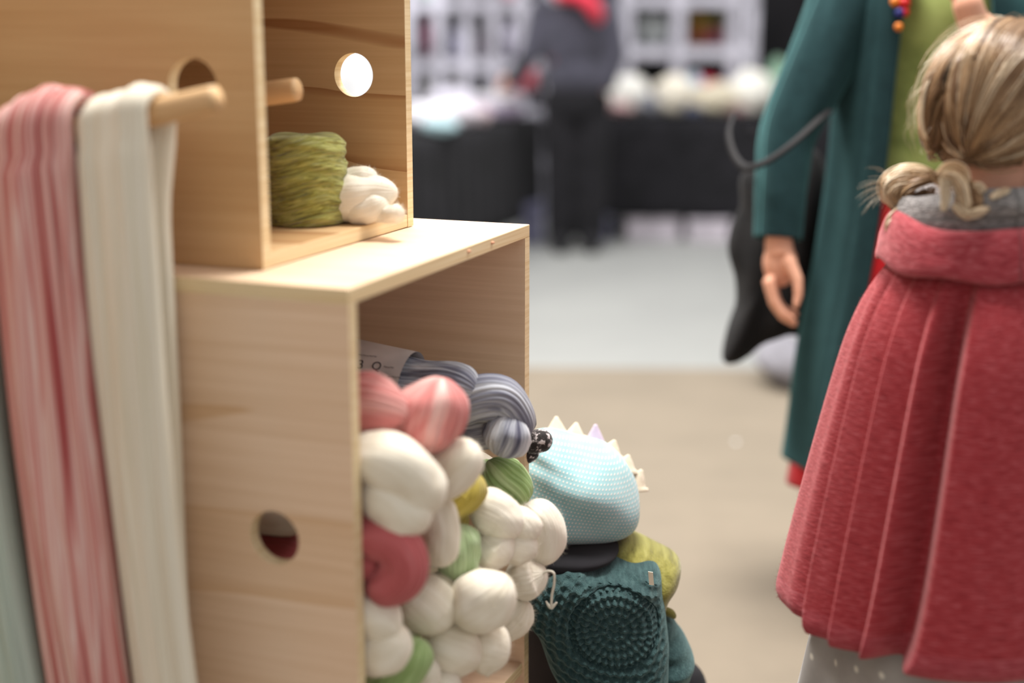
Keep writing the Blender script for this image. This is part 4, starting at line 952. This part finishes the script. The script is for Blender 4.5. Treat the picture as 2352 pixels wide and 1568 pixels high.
def shelf_unit(q0, al, ac, xs, zs, dp, th, label, back=None, side=None):
    t = thing('cube_shelf', q0+al*(xs[-1]/2)+ac*dp/2, label, 'shelf')
    for x in xs: box('upright', q0+al*(x-th/2), al*th, ac*dp, UP*(zs[-1]-q0.z), M['whitelam'], t, .002)
    for z in zs:
        for x0, x1 in zip(xs, xs[1:]): box('shelf', Vector((q0.x, q0.y, z-th/2))+al*(x0+th/2), al*(x1-x0-th), ac*dp, UP*th, M['whitelam'], t, .002)
    box('back_panel', q0+ac*dp+al*xs[0], al*(xs[-1]-xs[0]), ac*.006, UP*(zs[-1]-q0.z), back or M['greybox'], t, 0)
    return t
M['darkback'] = plain('dark_grey_panel', (74, 74, 70), .8); M['paleback'] = plain('pale_grey_panel', (176, 174, 180), .8)
shelf_unit(Vector((.66, 9.04, .745)), Vector((1, 0, 0)), Vector((0, 1, 0)), [.053, .378, .725, .83], [.79, 1.115, 1.43, 1.75], .34, .075, 'white cube shelf standing on the table that faces the aisle', M['darkback'])
shelf_unit(Vector((-.72, 9.32, 0)), Vector((1, 0, 0)), Vector((0, 1, 0)), [.06, .25, .43, .60, .78, .96], [.05, .40, .72, 1.03, 1.41, 1.75], .30, .07, 'tall white cube shelf at the back of the left stall', M['paleback'])
bi = [0]
def ball(u, v_, z, ru, rv, col, label, name='wool_ball', cat='yarn', group=None, rest=.745):
    key = 'b%d_%d_%d' % col
    if key not in M: M[key] = fabric('wool_%d_%d_%d' % col, [(.3, tuple(x*.86 for x in col)), (.7, col)], ('Object', (25, 25, 25)))
    rr = random.Random(bi[0]); bi[0] += 1; p = [rr.uniform(0, 6.28) for _ in range(4)]; s = z/F
    fn = lambda d_: 1+.05*math.sin(7*d_.z+3*d_.x+p[0])+.05*math.sin(6*d_.x+4*d_.y+p[1])+.03*math.sin(13*d_.y+p[2])
    c = PZ(u, v_, z); V, Fc, U = sphere(c, (ru*s, min(.105, (ru+rv)/2*s), rv*s), 28, 18, fn)
    dz = rest-min(v.z for v in V); V = [v+UP*dz for v in V]
    return tag(obj(name, V, Fc, M[key], uvs=U), label, cat, group)
G1 = 'wool heaped on the aisle table'
for (u, v_, z, a, b, c, l) in [(1438, 205, 8.74, 58, 46, (250, 248, 240), 'big white heap of wool, leftmost on the aisle table'), (1545, 225, 8.70, 42, 44, (248, 240, 222), 'round ivory wool ball beside the white heap on the aisle table'), (1640, 232, 8.70, 58, 36, (222, 212, 188), 'flat beige wool bundle on the aisle table'), (1726, 208, 8.74, 52, 48, (252, 250, 240), 'bright white wool heap on the aisle table beside the teal coat'),
      (1424, 252, 8.7, 34, 16, (206, 168, 168), 'small pinkish bundle under the leftmost white wool heap'), (1490, 238, 8.70, 28, 24, (140, 142, 152), 'grey yarn ball between the white heaps'), (1592, 258, 8.68, 26, 14, (92, 98, 122), 'dark blue bundle in front of the ivory ball'), (1690, 262, 8.68, 28, 12, (150, 120, 120), 'dusty pink bundle at the table edge near the teal coat'), (1592, 195, 8.77, 24, 44, (186, 198, 212), 'light blue yarn ball behind the ivory ball'), (1790, 175, 8.78, 32, 60, (130, 164, 140), 'sea green wool cone behind the teal coat sleeve')]:
    ball(u, v_, z, a, b, c, l, group=G1)
G2 = 'yarn in the cube shelf on the aisle table'
for (u, v_, a, b, c, l, rs) in [(1622, 166, 36, 26, (216, 50, 82), 'raspberry red yarn ball in the lowest shelf compartment', .83), (1668, 172, 14, 22, (70, 72, 98), 'navy yarn ball beside the raspberry one', .83), (1500, 178, 34, 16, (130, 122, 116), 'taupe yarn ball in the lowest left shelf compartment', .83),
      (1482, 62, 20, 40, (196, 202, 200), 'pale grey yarn stack in the middle shelf compartment, left one', 1.155), (1520, 58, 19, 42, (200, 206, 204), 'pale grey yarn stack in the middle shelf compartment, right one', 1.155),
      (1602, 72, 19, 20, (160, 88, 48), 'rust yarn in the colourful shelf compartment', 1.155), (1642, 74, 19, 20, (146, 72, 80), 'maroon yarn in the colourful shelf compartment', 1.155), (1603, 30, 19, 19, (182, 146, 56), 'mustard yarn on top of the rust one', 1.155+.0), (1642, 28, 19, 18, (140, 134, 70), 'olive yarn on top of the maroon one', 1.155)]:
    s_ = 9.03/F; rs2 = rs+(2*20*s_*.97 if 'on top of' in l else 0)
    ball(u, v_, 9.03, a, b, c, l, group=G2, rest=rs2)
# goods on the left table
G3 = 'pale goods on the left table'
wb = box('flat_carton', Q0+TD*1.62+TN*.12+UP*.745, TD*.25, TN*.3, UP*.13, M['board'], None, .004); tag(wb, 'low white carton under the round pink ball', 'box')
for (u, v_, z, a, b, c, l, rs) in [(985, 248, 7.35, 70, 34, (244, 242, 250), 'white folded cloth on the left table near the crate', .745), (1058, 245, 7.75, 46, 30, (238, 230, 240), 'pale lilac bundle next to the white cloth on the left table', .745), (1010, 290, 7.22, 44, 18, (186, 218, 226), 'light teal bundle at the front edge of the left table', .745), (1098, 268, 7.85, 32, 22, (214, 192, 198), 'pale pink bundle in the middle of the left table', .745), (1165, 252, 8.35, 42, 18, (150, 138, 160), 'grey mauve bundle at the far end of the left table', .745), (1130, 225, 8.5, 50, 24, (204, 192, 212), 'lilac cloth at the back of the left table', .745), (1203, 160, 8.62, 34, 32, (220, 116, 130), 'round pink yarn ball at the far end of the left stall', .876), (1040, 210, 8.3, 60, 36, (226, 222, 236), 'big pale bundle at the back of the left table', .745)]:
    ball(u, v_, z, a, b, c, l, group=G3, rest=rs)
G4 = 'yarn in the tall shelf of the left stall'
for (u, a, b, c, l, rs) in [(984, 13, 52, (124, 44, 78), 'dark berry knit in the tall left shelf', 1.067), (1050, 17, 34, (160, 158, 180), 'grey lilac yarn beside the berry knit', 1.067), (1111, 16, 30, (110, 98, 110), 'dark mauve yarn in the tall left shelf', 1.067), (1172, 17, 44, (206, 202, 220), 'pale lavender yarn in the tall left shelf', 1.067), (984, 17, 40, (188, 186, 188), 'pale grey yarn low in the tall shelf beside the crate', .757), (1050, 17, 36, (150, 146, 142), 'stone grey yarn low in the tall left shelf', .757), (1111, 16, 17, (96, 80, 98), 'dark plum yarn low in the tall left shelf', .757), (1172, 17, 36, (196, 176, 184), 'dusty rose yarn low in the tall left shelf', .757), (984, 22, 14, (120, 160, 132), 'green yarn on the uppermost visible shelf beside the crate', 1.447), (1172, 22, 14, (206, 86, 108), 'red yarn on the uppermost visible shelf', 1.447)]:
    ball(u, 100, 9.24, a, b, c, l, group=G4, rest=rs)
# white display board behind the left stall, seen through the crate hole
db = thing('display_board', PZ(800, 500, 9.3), 'white display board behind the left stall, seen through the crate hole', 'board')
p = PZ(812, 172, 9.4)
abox('board_face', (p.x-.5, p.y, .45), (p.x+.26, p.y+.03, 2.0), M['board'], db); 
for s in (-.46, .2): abox('foot', (p.x+s-.02, p.y-.2, 0), (p.x+s+.02, p.y+.2, .03), M['leather'], db); abox('post', (p.x+s-.02, p.y+.031, 0.03), (p.x+s+.02, p.y+.06, 1.9), M['leather'], db)
sl = thing('added_spotlight', (p.x+.1, p.y-.62, 2.25), 'added black spotlight, out of view, that brightens the white display board', 'lamp')  # spotlight added out of view so the board shows white through the hole
V, Fc, U = tube([(p.x+.1, p.y-.66, 2.30), (p.x+.1, p.y-.62, 2.25), (p.x+.1, p.y-.56, 2.17)], [.03, .045, .05], 20, 12, cap=False); obj('added_lamp_head', V, Fc[:-1], M['leather'], sl)
V, Fc, U = tube([(p.x+.1, p.y-.66, 2.30), (p.x+.1, p.y-.35, 2.36), (p.x+.1, p.y+.05, 2.2), (p.x+.1, p.y+.05, 1.95)], [.008]*4, 10, 30, cap=False); obj('added_lamp_arm', V, Fc, M['leather'], sl)
ld = bpy.data.lights.new('spot', 'SPOT'); ld.energy = 42; ld.spot_size = 1.5; ld.shadow_soft_size = .04; lo = bpy.data.objects.new('added_spot', ld); COL.objects.link(lo); lo.location = (p.x+.1, p.y-.55, 2.155)
lo.rotation_euler = (Vector((p.x, p.y, 1.0))-lo.location).to_track_quat('-Z', 'Y').to_euler()
# boxes under the tables
def carton(u0, u1, vb, h, mat, label, Y=None, dp=.25):
    a, b = PH(u0, vb, 0), PH(u1, vb, 0); y = a.y
    t = thing('storage_box', ((a.x+b.x)/2, y+dp/2, 0), label, 'box', 'boxes under the far tables')
    abox('box_body', (a.x, y, .001), (b.x, y+dp, h*.8), mat, t, .006); abox('lid', (a.x-.008, y-.008, h*.8), (b.x+.008, y+dp+.008, h), mat, t, .006)
carton(1440, 1560, 552, .14, M['lilac'], 'pale cardboard box under the aisle table, left of two')
carton(1582, 1676, 556, .13, M['lilac'], 'pale cardboard box under the aisle table, beside the black bag')
carton(1198, 1246, 562, .24, M['greybox'], 'blue grey plastic box at the end of the left table')
carton(1362, 1400, 556, .16, M['greybox'], 'blue grey box on the floor behind the person at the far stall', dp=.1)
V, Fc, U = inflate([(1735, 830), (1760, 785), (1800, 768), (1850, 790), (1870, 850), (1850, 890), (1790, 880)], 5.15, .16, 60, 14)
M['greysack'] = plain('grey_sack_cloth', (150, 148, 156), .9); tag(obj('cloth_sack', V, Fc, M['greysack'], uvs=U), 'grey cloth sack on the floor behind the black bag', 'sack')
V, Fc, U = sphere(PH(1690, 1015, .009), (.009, .009, .003), 14, 8); tag(obj('paper_scrap', V, Fc, M['board']), 'tiny white paper scrap lying on the beige carpet', 'scrap')
